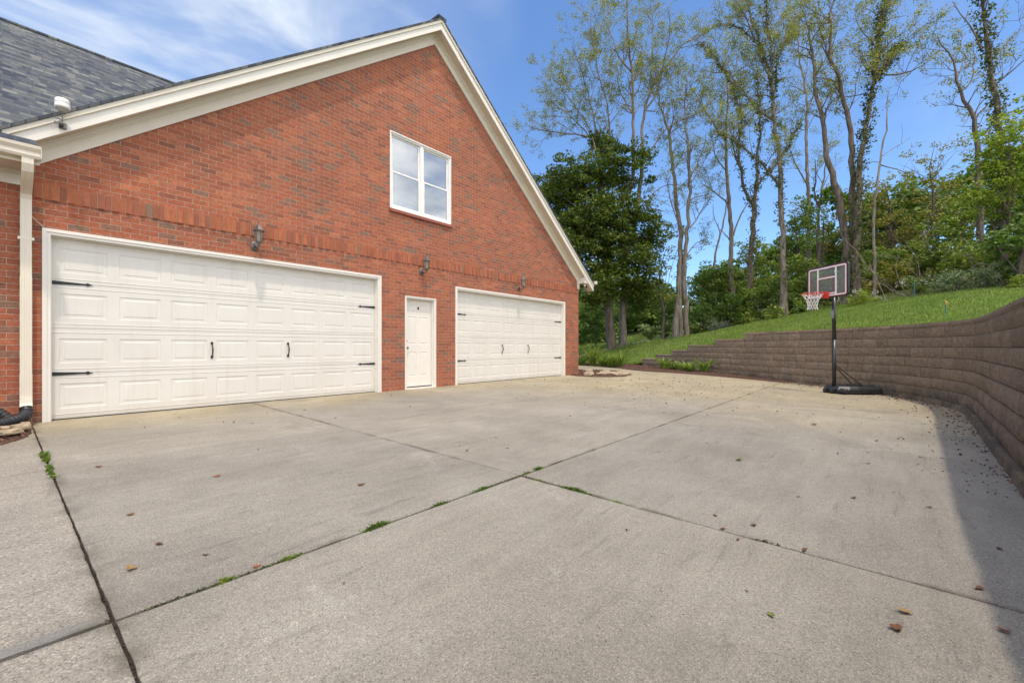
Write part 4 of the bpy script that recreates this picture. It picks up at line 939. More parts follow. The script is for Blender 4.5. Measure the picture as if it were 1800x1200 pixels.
def rrect(hw, z0, z1, r):
    o = []
    for cx, cz, a0 in ((hw-r, z1-r, 0), (-hw+r, z1-r, 90), (-hw+r, z0+r, 180), (hw-r, z0+r, 270)):
        for k in range(5): a_ = R(a0+k*22.5); o.append((cx+r*math.cos(a_), cz+r*math.sin(a_)))
    return o
def frame_mb(hw, z0, z1, r, wd, y0, y1):
    m = MB(); A = rrect(hw, z0, z1, r); B = rrect(hw-wd, z0+wd, z1-wd, max(r-wd, 0.005)); n = len(A)
    V = [(x, y0, z) for x, z in A]+[(x, y0, z) for x, z in B]+[(x, y1, z) for x, z in A]+[(x, y1, z) for x, z in B]
    F = []
    for i in range(n):
        j = (i+1) % n; F += [(i, j, n+j, n+i), (2*n+i, 3*n+i, 3*n+j, 2*n+j), (i, 2*n+i, 2*n+j, j), (n+i, n+j, 3*n+j, 3*n+i)]
    return m.add(V, F)
bb = lb_(frame_mb(HW+0.02, Z0-0.02, Z1+0.02, 0.07, 0.032, YB-0.005, YB+0.045), 'backboard', BPLAST)
m = MB(); m.prism(rrect(HW-0.008, Z0+0.008, Z1-0.008, 0.05), YB+0.006, YB+0.010); m.build('clear_panel', clearmat('acrylic', (0.4, 0.42, 0.42), 0.22), bb)
frame_mb(HW-0.012, Z0+0.012, Z1-0.012, 0.055, 0.012, YB-0.0015, YB+0.0045).build('red_border', PINK, bb)
m = frame_mb(HW-0.0245, Z0+0.0245, Z1-0.0245, 0.045, 0.034, YB-0.0015, YB+0.0045)
m.build('white_border', WHITEP, bb)
m = frame_mb(HW-0.0605, Z0+0.0605, Z1-0.0605, 0.03, 0.008, YB-0.0015, YB+0.0045); m.build('red_border', PINK, bb)
m = MB(); ZS = Z0+0.066
zi0, zi1 = Z0+0.0605, Z1-0.0605
m.box(-0.275, -0.235, YB-0.003, YB+0.0035, zi0, zi1); m.box(0.235, 0.275, YB-0.003, YB+0.0035, zi0, zi1); m.box(-0.2345, 0.2345, YB-0.003, YB+0.0035, Z0+0.455, Z0+0.49)
m.box(-0.2345, 0.2345, YB-0.003, YB+0.0035, Z0+0.075, Z0+0.105); m.build('white_lines', WHITEP, bb)
m = MB(); m.box(-0.2345, 0.2345, YB-0.0045, YB+0.003, Z0+0.4905, Z0+0.500); m.box(-0.2345, 0.2345, YB-0.0045, YB+0.003, Z0+0.4445, Z0+0.4545); m.box(-0.2345, -0.226, YB-0.0045, YB+0.003, Z0+0.1055, Z0+0.444); m.box(0.226, 0.2345, YB-0.0045, YB+0.003, Z0+0.1055, Z0+0.444); m.box(-0.2345, 0.2345, YB-0.0045, YB+0.003, Z0+0.1055, Z0+0.113); m.build('red_lines', PINK, bb)
m = MB()
for sx in (-1, 1):
    m.tube([(sx*0.05, 0.0, 2.45), (sx*0.18, YB+0.03, 2.62)], 0.012, 6); m.tube([(sx*0.05, 0.02, 2.95), (sx*0.20, YB+0.03, 2.85)], 0.012, 6)
m.tube([(0, 0, 2.62), (0.04, YB+0.04, 2.95)], 0.01, 6); lb_(m, 'mounting_arms', BPLAST)
m = MB(); m.box(-0.075, 0.075, YB-0.05, YB-0.005, Z0-0.03, Z0+0.13); m.box(-0.06, 0.06, YB-0.16, YB-0.05, Z0+0.05, Z0+0.075)
RZ_ = Z0+0.08; rc = (0, YB-0.16-0.225)
ringpts = [(rc[0]+0.225*math.cos(2*math.pi*k/32), rc[1]+0.225*math.sin(2*math.pi*k/32), RZ_) for k in range(33)]
m.tube(ringpts, 0.010, 8, cap=False); m.tube([(-0.06, YB-0.05, Z0-0.02), (-0.06, YB-0.16, Z0+0.05)], 0.01, 6); m.tube([(0.06, YB-0.05, Z0-0.02), (0.06, YB-0.16, Z0+0.05)], 0.01, 6)
m.tube([(-0.06, YB-0.10, Z0+0.062), (-0.14, YB-0.20, RZ_)], 0.009, 6); m.tube([(0.06, YB-0.10, Z0+0.062), (0.14, YB-0.20, RZ_)], 0.009, 6)
rim = lb_(m, 'rim', REDP)
m = MB(); NL = 12; rad = [0.222, 0.175, 0.13, 0.105, 0.10, 0.112]; dz = [0, -0.07, -0.15, -0.23, -0.31, -0.38]
for k in range(NL):
    for sgn in (-1, 1):
        P_ = []
        for j in range(6):
            a_ = 2*math.pi*(k+sgn*j*0.5)/NL; P_.append((rc[0]+rad[j]*math.cos(a_), rc[1]+rad[j]*math.sin(a_), RZ_-0.005+dz[j]))
        m.tube(P_, 0.0045, 4, cap=False)
m.build('net', simple('net_cord', (0.72, 0.70, 0.66), 0.9), rim)

# ------------------------------------------------------------------ small things in the lawn and woods
st = empty('lawn_flower', (15.73, -9.52, tz(15.73, -9.52)), 'small yellow flower on a green stake in the lawn behind the wall', 'flower stake')
m = MB(); m.tube([(0, 0, -0.05), (0.005, 0, 0.14), (-0.005, 0.0, 0.27)], 0.009, 6); m.tube([(0.02, 0.01, -0.05), (0.03, 0.01, 0.18)], 0.007, 5); m.build('stake', simple('teal_plastic', (0.04, 0.16, 0.13), 0.4), st)
m = MB()
for k in range(7):
    a_ = k*0.9; m.prism([(0, 0.0), (0.025, 0.03), (0.0, 0.085), (-0.025, 0.03)], -0.003, 0.003); 
    q = Matrix.Rotation(a_, 3, 'Y') @ Matrix.Rotation(0.4*((k % 3)-1), 3, 'X')
    m.v[-8:] = [tuple(q @ Vector(v)+Vector((0.0, -0.01, 0.31))) for v in m.v[-8:]]
m.build('petals', simple('yellow_petal', (0.72, 0.45, 0.14), 0.6), st)
st = tag(MB().tube([(0, 0, -0.2), (0, 0, 0.55)], 0.022, 8).tube([(0, 0, 0.55), (0.0, 0, 0.62)], [0.04, 0.03], 8).build('garden_stake', simple('teal_post', (0.04, 0.14, 0.12), 0.4)), 'thin dark teal stake at the lawn edge among white flowering shrubs', 'stake')
st.location = (23.3, -9.25, tz(23.3, -9.25))

TREE_DATA = {
 'A': (0, [
  (0, [(24.16,3.45,0.9,0.271),(24.12,3.5,2.66,0.254),(24.22,3.37,4.69,0.237),(24.33,3.24,7.06,0.22)]),
  (1, [(24.33,3.24,7.06,0.169),(24.7,2.83,8.66,0.156),(24.78,2.83,9.76,0.143),(25.03,2.69,11.33,0.13),(25.23,2.67,12.48,0.117),(25.34,2.83,13.56,0.104),(25.64,2.81,15.37,0.09),(26.16,2.6,16.98,0.077),(27.09,1.96,18.55,0.064),(28.07,1.31,20.13,0.05),(29.12,0.66,21.02,0.036)]),
  (1, [(24.33,3.24,7.06,0.152),(24.29,3.26,9.73,0.137),(24.42,2.99,10.75,0.122),(24.35,2.89,12.89,0.107),(24.15,2.87,14.65,0.092),(24.0,2.73,16.75,0.077),(23.57,2.84,18.1,0.061),(23.22,2.78,19.57,0.047),(23.03,2.46,21.06,0.032)]),
  (1, [(24.29,3.26,9.73,0.115),(24.04,3.57,10.44,0.106),(23.8,3.89,11.16,0.097),(23.54,4.28,11.76,0.088),(23.37,4.6,12.98,0.079),(23.29,4.83,13.5,0.07),(23.17,5.15,13.62,0.061),(22.88,5.69,13.92,0.052),(22.32,6.59,13.93,0.043),(21.68,7.61,14.25,0.034),(21.31,8.34,14.59,0.025)]),
  (1, [(23.17,5.15,13.62,0.048),(22.56,6.04,14.91,0.038),(22.17,7.02,15.96,0.028),(22.05,8.02,16.34,0.018)]),
  (1, [(23.29,4.83,13.5,0.051),(22.89,5.65,15.08,0.04),(22.78,6.81,16.85,0.029),(23.13,8.13,18.79,0.018)]),
  (1, [(23.37,4.6,12.98,0.061),(23.13,4.78,14.31,0.051),(22.66,5.05,16.1,0.04),(22.15,5.17,17.45,0.03),(21.44,5.34,18.31,0.02)]),
  (1, [(23.8,3.89,11.16,0.081),(23.84,3.8,12.1,0.074),(23.54,4.02,13.41,0.066),(23.35,3.99,14.03,0.058),(23.24,3.79,14.59,0.05),(22.69,4.01,15.49,0.042),(22.23,4.01,16.78,0.034),(21.5,4.25,18.5,0.026),(21.19,3.9,19.42,0.019)]),
  (1, [(25.23,2.67,12.48,0.075),(25.42,2.51,12.6,0.066),(25.94,2.08,13.45,0.057),(26.51,1.74,14.38,0.049),(27.43,1.1,15.02,0.04),(28.62,0.27,15.71,0.031),(29.49,-0.06,16.72,0.022)]),
  (1, [(25.64,2.81,15.37,0.07),(26.14,2.02,16.55,0.056),(25.88,1.74,18.04,0.043),(25.59,1.12,19.29,0.029),(24.61,0.93,20.12,0.016)]),
  (1, [(24.0,2.73,16.75,0.06),(23.58,3.56,17.99,0.046),(23.87,4.26,20.14,0.032),(24.65,5.06,22.38,0.018)]),
  (1, [(24.15,2.87,14.65,0.05),(23.91,3.55,15.79,0.034),(24.49,4.02,17.95,0.017)]),
  (1, [(26.16,2.6,16.98,0.056),(26.29,2.61,18.96,0.044),(26.73,2.61,20.96,0.031),(27.03,3.11,23.01,0.018)]),
  (0, [(24.2,3.4,7.3,0.061),(23.99,3.55,8.7,0.051),(23.63,3.7,8.95,0.042),(22.7,4.35,9.32,0.032),(21.59,5.01,9.8,0.022),(20.94,4.94,10.12,0.013)]),
  (0, [(24.7,2.83,8.66,0.054),(25.16,2.39,9.69,0.045),(25.69,2.05,10.54,0.036),(26.46,1.62,10.9,0.027),(27.35,1.24,10.99,0.018)]),
 ]),
 'B': (0, [
  (1, [(27.13,1.48,1.39,0.229),(27.16,1.45,2.37,0.211),(27.34,1.31,3.78,0.194),(27.42,1.3,5.91,0.177),(27.58,1.25,7.76,0.159),(27.51,1.51,9.68,0.142),(27.58,1.64,11.26,0.125),(27.62,1.83,12.68,0.108),(27.69,2.04,14.36,0.09),(27.71,2.34,15.73,0.073),(27.73,2.68,16.45,0.055),(27.89,2.9,18.04,0.037)]),
  (1, [(27.6,0.91,1.39,0.193),(27.57,0.94,2.72,0.177),(27.45,1.03,5.0,0.161),(27.42,0.99,6.29,0.145),(27.44,0.86,7.67,0.129),(27.44,0.72,9.36,0.113),(27.35,0.66,11.09,0.097),(27.17,0.67,12.6,0.081),(26.97,0.67,13.66,0.065),(26.69,0.74,15.32,0.049),(26.56,0.6,16.54,0.034)]),
  (0, [(27.38,1.18,1.46,0.141),(27.38,1.18,2.72,0.141),(27.35,1.21,4.83,0.141),(27.31,1.26,5.89,0.141)]),
  (1, [(27.57,0.7,8.3,0.056),(28.03,0.33,9.11,0.043),(28.79,-0.05,9.92,0.031),(29.51,-0.05,10.75,0.018)]),
  (1, [(27.44,0.86,7.67,0.056),(26.94,1.27,8.62,0.043),(26.34,1.47,9.9,0.03),(25.61,1.47,11.4,0.017)]),
  (1, [(27.35,0.66,11.09,0.056),(27.75,0.35,12.11,0.043),(28.39,0.1,13.31,0.031),(29.02,0.22,14.46,0.018)]),
  (1, [(27.42,0.99,6.29,0.049),(28.11,0.56,7.51,0.032),(29.31,0.3,7.87,0.015)]),
 ]),
 'C': (0, [
  (1, [(31.62,-0.75,4.74,0.189),(31.58,-0.69,5.69,0.174),(31.61,-0.68,7.81,0.159),(31.59,-0.58,9.94,0.144),(31.57,-0.45,11.48,0.129),(31.6,-0.34,12.92,0.114),(31.72,-0.31,15.11,0.099),(31.91,-0.33,16.71,0.084),(32.14,-0.38,18.49,0.069),(32.1,-0.07,19.79,0.054),(32.46,-0.19,21.47,0.039)]),
  (1, [(31.59,-0.58,10.25,0.076),(31.52,-0.39,10.72,0.063),(31.23,0.24,11.28,0.05),(31.21,0.75,11.97,0.037),(31.39,1.21,12.25,0.024)]),
  (0, [(31.69,-0.77,8.34,0.068),(32.1,-1.09,9.77,0.052),(32.81,-1.42,10.91,0.036),(33.81,-1.74,11.33,0.02)]),
  (1, [(31.72,-0.31,14.73,0.069),(31.26,0.43,15.94,0.057),(31.38,0.87,17.06,0.045),(31.65,1.51,18.39,0.033),(32.14,2.29,19.95,0.02)]),
  (1, [(31.6,-0.34,12.77,0.053),(30.99,0.21,13.68,0.042),(30.51,0.26,14.47,0.03),(29.9,0.13,15.13,0.018)]),
  (0, [(31.64,-0.71,7.77,0.053),(31.59,-0.27,8.78,0.034),(32.1,0.3,9.18,0.016)]),
  (1, [(32.14,-0.38,18.49,0.054),(32.76,-0.73,20.04,0.037),(33.71,-0.69,21.71,0.02)]),
 ]),
 'C2': (0, [
  (0, [(35.04,1.4,6.98,0.103),(35.09,1.33,7.8,0.088),(35.37,1.0,9.43,0.073),(35.62,0.71,11.15,0.058),(35.76,0.54,12.57,0.043)]),
  (0, [(35.37,1.0,9.43,0.043),(35.09,1.33,10.63,0.032),(35.04,1.4,11.71,0.021)]),
 ]),
 'D': (0.5, [
  (0, [(30.14,-2.1,4.48,0.193),(30.14,-2.1,6.17,0.182),(30.23,-2.21,8.49,0.17),(30.3,-2.29,9.58,0.158)]),
  (1, [(30.3,-2.29,9.58,0.105),(29.86,-1.75,10.85,0.097),(29.79,-1.6,12.02,0.088),(29.76,-1.48,13.25,0.079),(29.93,-1.54,14.28,0.07),(30.19,-1.68,15.37,0.061),(30.08,-1.34,16.4,0.052),(30.05,-1.06,17.68,0.044),(29.83,-0.51,18.7,0.035),(29.52,0.19,19.92,0.026)]),
  (1, [(30.3,-2.29,9.58,0.134),(30.34,-2.37,10.69,0.116),(30.31,-2.47,11.96,0.098),(30.17,-2.53,13.47,0.08),(30.04,-2.68,14.38,0.062),(29.72,-2.68,16.38,0.045),(29.26,-2.61,17.21,0.027)]),
  (1, [(29.79,-1.6,12.02,0.053),(29.3,-1.2,13.07,0.041),(28.98,-1.34,13.96,0.029),(28.49,-1.62,14.87,0.017)]),
  (0, [(30.34,-2.37,10.69,0.07),(30.82,-2.78,11.72,0.056),(31.55,-3.12,12.28,0.043),(32.47,-3.36,13.35,0.029)]),
 ]),
 'E': (0.35, [
  (1, [(27.98,-4.19,4.09,0.194),(27.97,-4.17,4.53,0.181),(27.98,-4.14,6.29,0.169),(28.01,-4.11,8.02,0.157),(28.02,-4.02,9.8,0.145),(28.12,-4.01,11.25,0.132),(28.11,-3.85,12.33,0.12),(28.1,-3.66,13.66,0.108),(28.25,-3.63,14.78,0.096),(28.34,-3.5,16.32,0.084),(28.3,-3.2,17.49,0.071),(28.22,-2.81,19.05,0.059),(28.13,-2.39,20.38,0.046),(28.44,-2.41,21.72,0.033)]),
  (1, [(28.25,-3.63,14.78,0.077),(28.12,-3.57,17.59,0.064),(27.78,-3.46,18.89,0.051),(27.34,-3.43,20.03,0.038),(26.82,-3.49,20.61,0.025)]),
  (1, [(28.02,-4.02,9.8,0.094),(27.8,-3.84,10.06,0.083),(27.36,-3.59,10.62,0.071),(26.61,-3.12,11.12,0.058),(25.74,-2.7,11.68,0.046),(24.75,-2.29,11.78,0.035),(23.66,-1.95,11.78,0.023)]),
  (1, [(28.1,-3.66,13.66,0.076),(27.67,-3.06,14.1,0.067),(27.38,-2.46,15.12,0.058),(27.23,-1.85,16.29,0.049),(27.08,-1.07,17.42,0.04),(27.05,-0.26,18.72,0.03),(27.42,0.25,19.55,0.021)]),
  (1, [(28.25,-3.63,14.78,0.064),(28.47,-3.79,15.88,0.053),(28.68,-3.76,17.45,0.042),(29.28,-3.98,18.37,0.031),(30.17,-4.36,19.28,0.02)]),
  (1, [(28.12,-4.01,11.25,0.063),(28.43,-4.21,11.83,0.049),(29.11,-4.5,12.85,0.034),(29.91,-4.59,13.94,0.02)]),
  (1, [(28.3,-3.2,17.49,0.065),(27.96,-2.69,18.61,0.053),(27.74,-2.15,19.33,0.041),(27.41,-1.26,19.85,0.029),(27.51,-0.7,20.01,0.017)]),
  (1, [(27.96,-2.69,18.61,0.049),(27.39,-2.4,19.62,0.032),(26.15,-2.1,19.99,0.016)]),
  (1, [(27.78,-3.46,18.89,0.044),(28.48,-3.9,19.84,0.03),(29.66,-4.15,21.4,0.016)]),
 ]),
 'F': (0, [
  (1, [(37.28,-4.37,6.21,0.161),(37.27,-4.34,10.54,0.147),(37.29,-4.3,12.33,0.133),(37.31,-4.23,14.17,0.119),(37.42,-4.22,16.0,0.105),(37.52,-4.18,17.68,0.091),(37.74,-4.22,19.18,0.076),(37.53,-3.73,21.95,0.062),(37.67,-3.61,23.9,0.048),(38.03,-3.71,25.13,0.033)]),
  (1, [(37.21,-4.21,12.61,0.065),(36.74,-3.82,13.53,0.051),(35.99,-3.45,14.55,0.037),(35.08,-3.23,15.25,0.023)]),
  (1, [(37.74,-4.22,19.18,0.053),(37.53,-3.59,19.95,0.037),(38.01,-3.0,20.4,0.021)]),
  (1, [(37.52,-4.18,17.68,0.065),(38.0,-4.57,18.97,0.05),(38.54,-4.69,20.81,0.036),(39.13,-4.53,22.63,0.021)]),
 ]),
 'F2': (0, [
  (1, [(36.51,-5.0,7.61,0.117),(36.51,-4.94,9.34,0.099),(36.68,-4.96,10.7,0.082),(37.18,-5.24,12.23,0.064),(37.57,-5.27,13.73,0.046),(38.14,-5.39,15.09,0.028)]),
  (1, [(36.68,-4.96,10.7,0.071),(36.34,-4.73,12.12,0.055),(36.09,-4.95,12.96,0.039),(35.32,-4.89,13.49,0.023)]),
 ]),
 'G': (0, [
  (1, [(27.66,-6.92,4.12,0.229),(27.69,-6.94,5.84,0.212),(27.65,-6.85,7.1,0.194),(27.57,-6.69,8.52,0.177),(27.4,-6.4,9.58,0.159),(27.29,-6.15,10.71,0.142),(27.3,-6.03,11.71,0.125),(27.36,-5.93,12.93,0.107),(27.25,-5.61,14.17,0.09),(27.47,-5.66,15.81,0.072),(27.42,-5.34,17.01,0.054),(27.72,-5.44,18.19,0.036)]),
  (1, [(27.88,-7.18,4.12,0.201),(27.83,-7.14,5.83,0.184),(27.83,-7.18,7.74,0.167),(27.73,-7.14,9.61,0.15),(27.64,-7.14,11.49,0.133),(27.45,-7.06,12.58,0.116),(27.02,-6.72,13.9,0.099),(26.57,-6.39,14.8,0.082),(26.32,-6.32,16.07,0.066),(26.11,-6.33,17.19,0.049),(26.0,-6.49,18.05,0.033)]),
  (1, [(26.57,-6.39,14.8,0.042),(26.59,-6.02,16.27,0.028),(27.22,-5.61,17.38,0.015)]),
  (1, [(26.11,-6.33,16.69,0.039),(26.74,-6.69,17.44,0.027),(27.95,-6.97,18.59,0.014)]),
  (1, [(27.47,-5.66,15.81,0.044),(27.33,-5.1,16.48,0.03),(27.93,-4.65,16.84,0.015)]),
 ]),
 'G2': (1, [
  (1, [(27.23,-7.33,4.03,0.195),(27.22,-7.31,5.7,0.18),(27.27,-7.36,7.8,0.165),(27.33,-7.4,9.12,0.15),(27.46,-7.5,10.08,0.135),(27.59,-7.61,11.04,0.12),(27.78,-7.76,12.33,0.105),(28.07,-8.01,13.9,0.089),(28.2,-8.08,15.35,0.074),(28.33,-8.12,16.47,0.059),(28.58,-8.3,17.58,0.044),(28.82,-8.45,18.64,0.029)]),
  (1, [(28.08,-8.04,14.19,0.084),(28.56,-8.51,14.84,0.07),(28.99,-8.77,15.6,0.055),(29.51,-8.96,16.28,0.04)]),
  (1, [(28.12,-8.08,14.52,0.056),(28.57,-8.55,14.41,0.048),(29.15,-9.05,14.51,0.041),(29.79,-9.5,14.81,0.033),(30.54,-9.96,15.39,0.025),(31.41,-10.44,15.97,0.018)]),
  (1, [(28.2,-8.08,15.77,0.051),(28.11,-7.8,16.22,0.04),(28.17,-7.35,17.09,0.029),(28.8,-7.24,18.23,0.018)]),
  (1, [(28.22,-8.1,15.35,0.039),(27.52,-7.65,15.32,0.026),(26.21,-7.26,14.63,0.013)]),
  (1, [(28.54,-8.25,17.15,0.037),(29.27,-8.74,17.63,0.026),(30.65,-9.21,18.25,0.015)]),
 ]),
 'H': (0, [
  (0, [(25.97,-8.01,3.31,0.078),(25.99,-8.03,5.21,0.071),(26.02,-8.03,7.04,0.065),(26.09,-8.07,8.28,0.058),(26.26,-8.21,9.16,0.052),(26.4,-8.29,9.76,0.045),(26.65,-8.47,10.79,0.039),(26.79,-8.51,11.62,0.032),(26.84,-8.43,12.25,0.025),(27.03,-8.5,12.92,0.019)]),
  (0, [(26.4,-8.29,9.76,0.026),(26.73,-8.59,10.1,0.02),(27.24,-8.94,10.33,0.014),(27.93,-9.32,10.86,0.008)]),
  (0, [(26.37,-8.25,9.49,0.026),(26.19,-7.85,9.68,0.018),(26.54,-7.67,9.62,0.011)]),
  (0, [(26.37,-8.25,9.36,0.037),(27.16,-8.8,9.33,0.025),(28.57,-9.3,9.37,0.014)]),
 ]),
 'I': (0, [
  (2, [(29.12,-11.76,5.13,0.156),(29.09,-11.72,6.43,0.144),(29.09,-11.7,8.26,0.131),(29.09,-11.66,9.84,0.119),(29.1,-11.63,11.02,0.106),(29.0,-11.45,11.7,0.094),(28.93,-11.3,12.12,0.082),(28.75,-11.01,12.75,0.069),(28.76,-10.91,13.37,0.057),(28.77,-10.82,14.34,0.044),(28.63,-10.53,15.05,0.031),(28.58,-10.33,15.59,0.019)]),
  (2, [(28.75,-11.01,12.75,0.053),(28.96,-11.16,12.71,0.044),(29.54,-11.55,13.35,0.035),(30.03,-11.64,14.43,0.026),(30.71,-11.78,15.32,0.017)]),
  (0, [(28.93,-11.3,12.12,0.034),(28.77,-11.5,12.49,0.022),(27.85,-11.57,12.43,0.01)]),
  (2, [(28.76,-10.91,13.37,0.037),(29.28,-11.15,14.05,0.025),(30.44,-11.36,15.22,0.014)]),
 ]),
 'J': (1, [
  (2, [(25.34,-11.92,4.51,0.155),(25.3,-11.87,6.72,0.141),(25.29,-11.84,8.39,0.128),(25.24,-11.76,9.5,0.115),(25.21,-11.68,10.92,0.101),(25.12,-11.52,11.76,0.088),(25.11,-11.44,12.63,0.074),(25.13,-11.4,13.49,0.061),(25.14,-11.32,14.39,0.047),(25.19,-11.28,15.38,0.034)]),
  (0, [(24.96,-11.27,12.63,0.054),(24.85,-11.05,13.27,0.04),(24.85,-10.79,13.91,0.027),(24.96,-10.5,14.86,0.014)]),
  (0, [(24.85,-10.79,13.85,0.018),(25.4,-10.97,14.53,0.007)]),
  (1, [(25.12,-11.52,12.09,0.04),(25.56,-11.95,12.8,0.031),(26.17,-12.42,13.48,0.023),(26.96,-12.93,14.14,0.014)]),
  (1, [(25.18,-11.64,11.18,0.04),(25.45,-12.16,11.77,0.026),(25.33,-12.6,12.07,0.013)]),
 ]),
}
MAPLE_BLOBS = [(23.46,3.5,11.26,1.83,1.99),(21.43,5.14,10.41,1.79,1.63),(21.19,6.97,10.11,1.35,1.52),(23.1,3.15,7.8,2.28,1.95),(21.0,4.87,6.71,1.91,1.91),(23.31,2.9,5.52,1.95,1.63),(21.17,3.89,4.4,1.88,1.41),(24.9,2.57,7.4,1.18,1.69),(21.3,6.84,7.4,1.35,2.03),(24.68,2.83,4.35,1.52,1.18),(21.64,4.89,8.78,1.95,1.95),(23.37,4.38,13.15,0.81,0.68)]
MID_TREES = [
 ('olive',(27.64, 2.42, 2.79),[(27.76,2.28,7.16,1.28,2.01),(27.52,2.56,4.61,1.46,1.64)]),
 ('dark',(31.37, 1.09, 2.92),[(31.25,1.24,4.48,1.56,1.56),(31.75,0.64,5.85,0.98,1.17)]),
 ('light',(32.4, -1.67, 3.61),[(32.35,-1.62,7.38,1.13,1.32),(32.15,-1.39,5.5,1.32,1.32),(32.88,-2.25,6.63,0.94,1.13)]),
 ('dark',(34.34, -3.98, 3.61),[(34.34,-3.98,7.76,1.32,1.7),(34.71,-4.42,9.65,1.06,1.13),(34.1,-3.7,5.87,1.51,1.51)]),
 ('yellow',(38.97, -4.82, 4.71),[(38.97,-4.82,10.96,1.58,1.88),(39.51,-5.46,8.88,1.46,1.67)]),
 ('olive',(35.6, -8.58, 4.13),[(34.92,-7.77,9.4,1.34,1.76),(35.83,-8.85,8.35,1.41,1.58),(35.26,-8.18,10.81,0.77,0.98),(36.16,-9.25,6.94,1.58,1.41)]),
 ('loose',(34.64, -10.55, 4.55),[(33.8,-9.55,11.06,1.24,1.14),(34.85,-10.79,11.71,1.46,1.46),(34.22,-10.05,9.43,1.95,1.46),(35.27,-11.29,9.75,1.46,1.46),(35.69,-11.79,12.68,1.3,0.98)]),
 ('bright',(23.91, -11.78, 3.67),[(24.18,-12.1,8.88,1.04,1.25),(24.18,-12.1,7.21,1.15,1.04),(23.65,-11.46,8.05,0.73,0.94),(23.58,-11.38,6.38,0.73,0.83)]),
 ('dark',(22.67, -11.86, 3.11),[(22.67,-11.86,5.07,0.88,0.78),(22.36,-11.49,4.68,0.78,0.68),(23.17,-12.46,5.26,0.78,1.17)]),
 ('light',(29.98, -11.22, 4.52),[(29.8,-11.01,6.71,1.37,1.23),(30.51,-11.85,7.53,1.09,1.23),(29.27,-10.38,6.16,1.23,0.96)]),
 ('olive',(35.59, -10.12, 4.69),[(35.48,-9.99,7.74,1.52,1.35),(34.93,-9.34,6.04,1.52,1.18),(34.28,-8.57,5.7,1.18,1.02)]),
]
SHRUBS = [
 ('dark',(23.82, 5.4, 1.84, 0.91, 0.63)),
 ('pale',(29.31, 8.2, 1.74, 0.52, 0.39)),
 ('pale',(38.41, 8.26, 2.63, 0.73, 0.47)),
 ('low',(28.14, 3.38, 1.87, 0.68, 0.34)),
 ('low',(29.74, 3.03, 2.02, 0.7, 0.39)),
 ('dark',(29.17, 0.61, 2.79, 1.39, 1.17)),
 ('dark',(29.37, -1.19, 3.25, 1.41, 1.23)),
 ('green',(29.26, -2.61, 3.5, 1.29, 1.22)),
 ('green',(32.13, 0.19, 5.26, 1.48, 1.17)),
 ('dark',(29.19, -4.07, 3.57, 1.3, 1.24)),
 ('green',(30.84, -2.93, 4.83, 1.23, 1.05)),
 ('green',(28.93, -5.31, 3.78, 1.12, 1.25)),
 ('dark',(30.04, -5.86, 4.47, 1.12, 1.12)),
 ('green',(31.97, -4.28, 5.54, 1.41, 1.05)),
 ('green',(30.44, -7.11, 4.25, 1.25, 1.09)),
 ('olive',(29.48, -8.3, 4.19, 1.17, 1.11)),
 ('green',(31.89, -8.06, 5.59, 1.44, 0.96)),
 ('spirea',(24.94, -7.57, 3.05, 0.86, 0.43)),
 ('olive',(29.56, -9.17, 4.4, 1.15, 1.0)),
 ('green',(29.7, -10.11, 4.88, 1.12, 0.9)),
 ('green',(32.45, -9.5, 5.81, 1.25, 0.94)),
 ('flower',(25.2, -9.43, 3.57, 0.67, 0.39)),
 ('varieg',(24.13, -10.48, 3.51, 1.0, 0.49)),
 ('varieg',(23.51, -11.31, 3.57, 0.83, 0.42)),
 ('green',(27.84, -11.01, 4.9, 1.14, 0.76)),
 ('bright',(25.64, -11.51, 4.72, 1.03, 0.64)),
 ('dark',(23.43, -11.98, 3.79, 0.71, 0.5)),
 ('green',(24.94, -12.22, 4.62, 0.97, 0.64)),
 ('bright',(21.98, -11.81, 3.08, 0.47, 0.26)),
 ('green',(28.27, -2.21, 2.63, 0.93, 0.6)),
 ('green',(27.62, -3.76, 2.75, 0.81, 0.44)),
 ('dark',(27.62, -5.32, 2.91, 0.72, 0.36)),
 ('green',(28.3, 0.86, 1.93, 0.64, 0.43)),
 ('dark',(32.85, 3.99, 3.76, 1.29, 1.29)),
 ('dark',(41.03, 11.36, 4.98, 2.86, 1.6)),
 ('dark',(35.29, 11.97, 4.35, 2.34, 1.67)),
 ('dark',(46.78, 10.75, 6.59, 2.81, 1.75)),
]

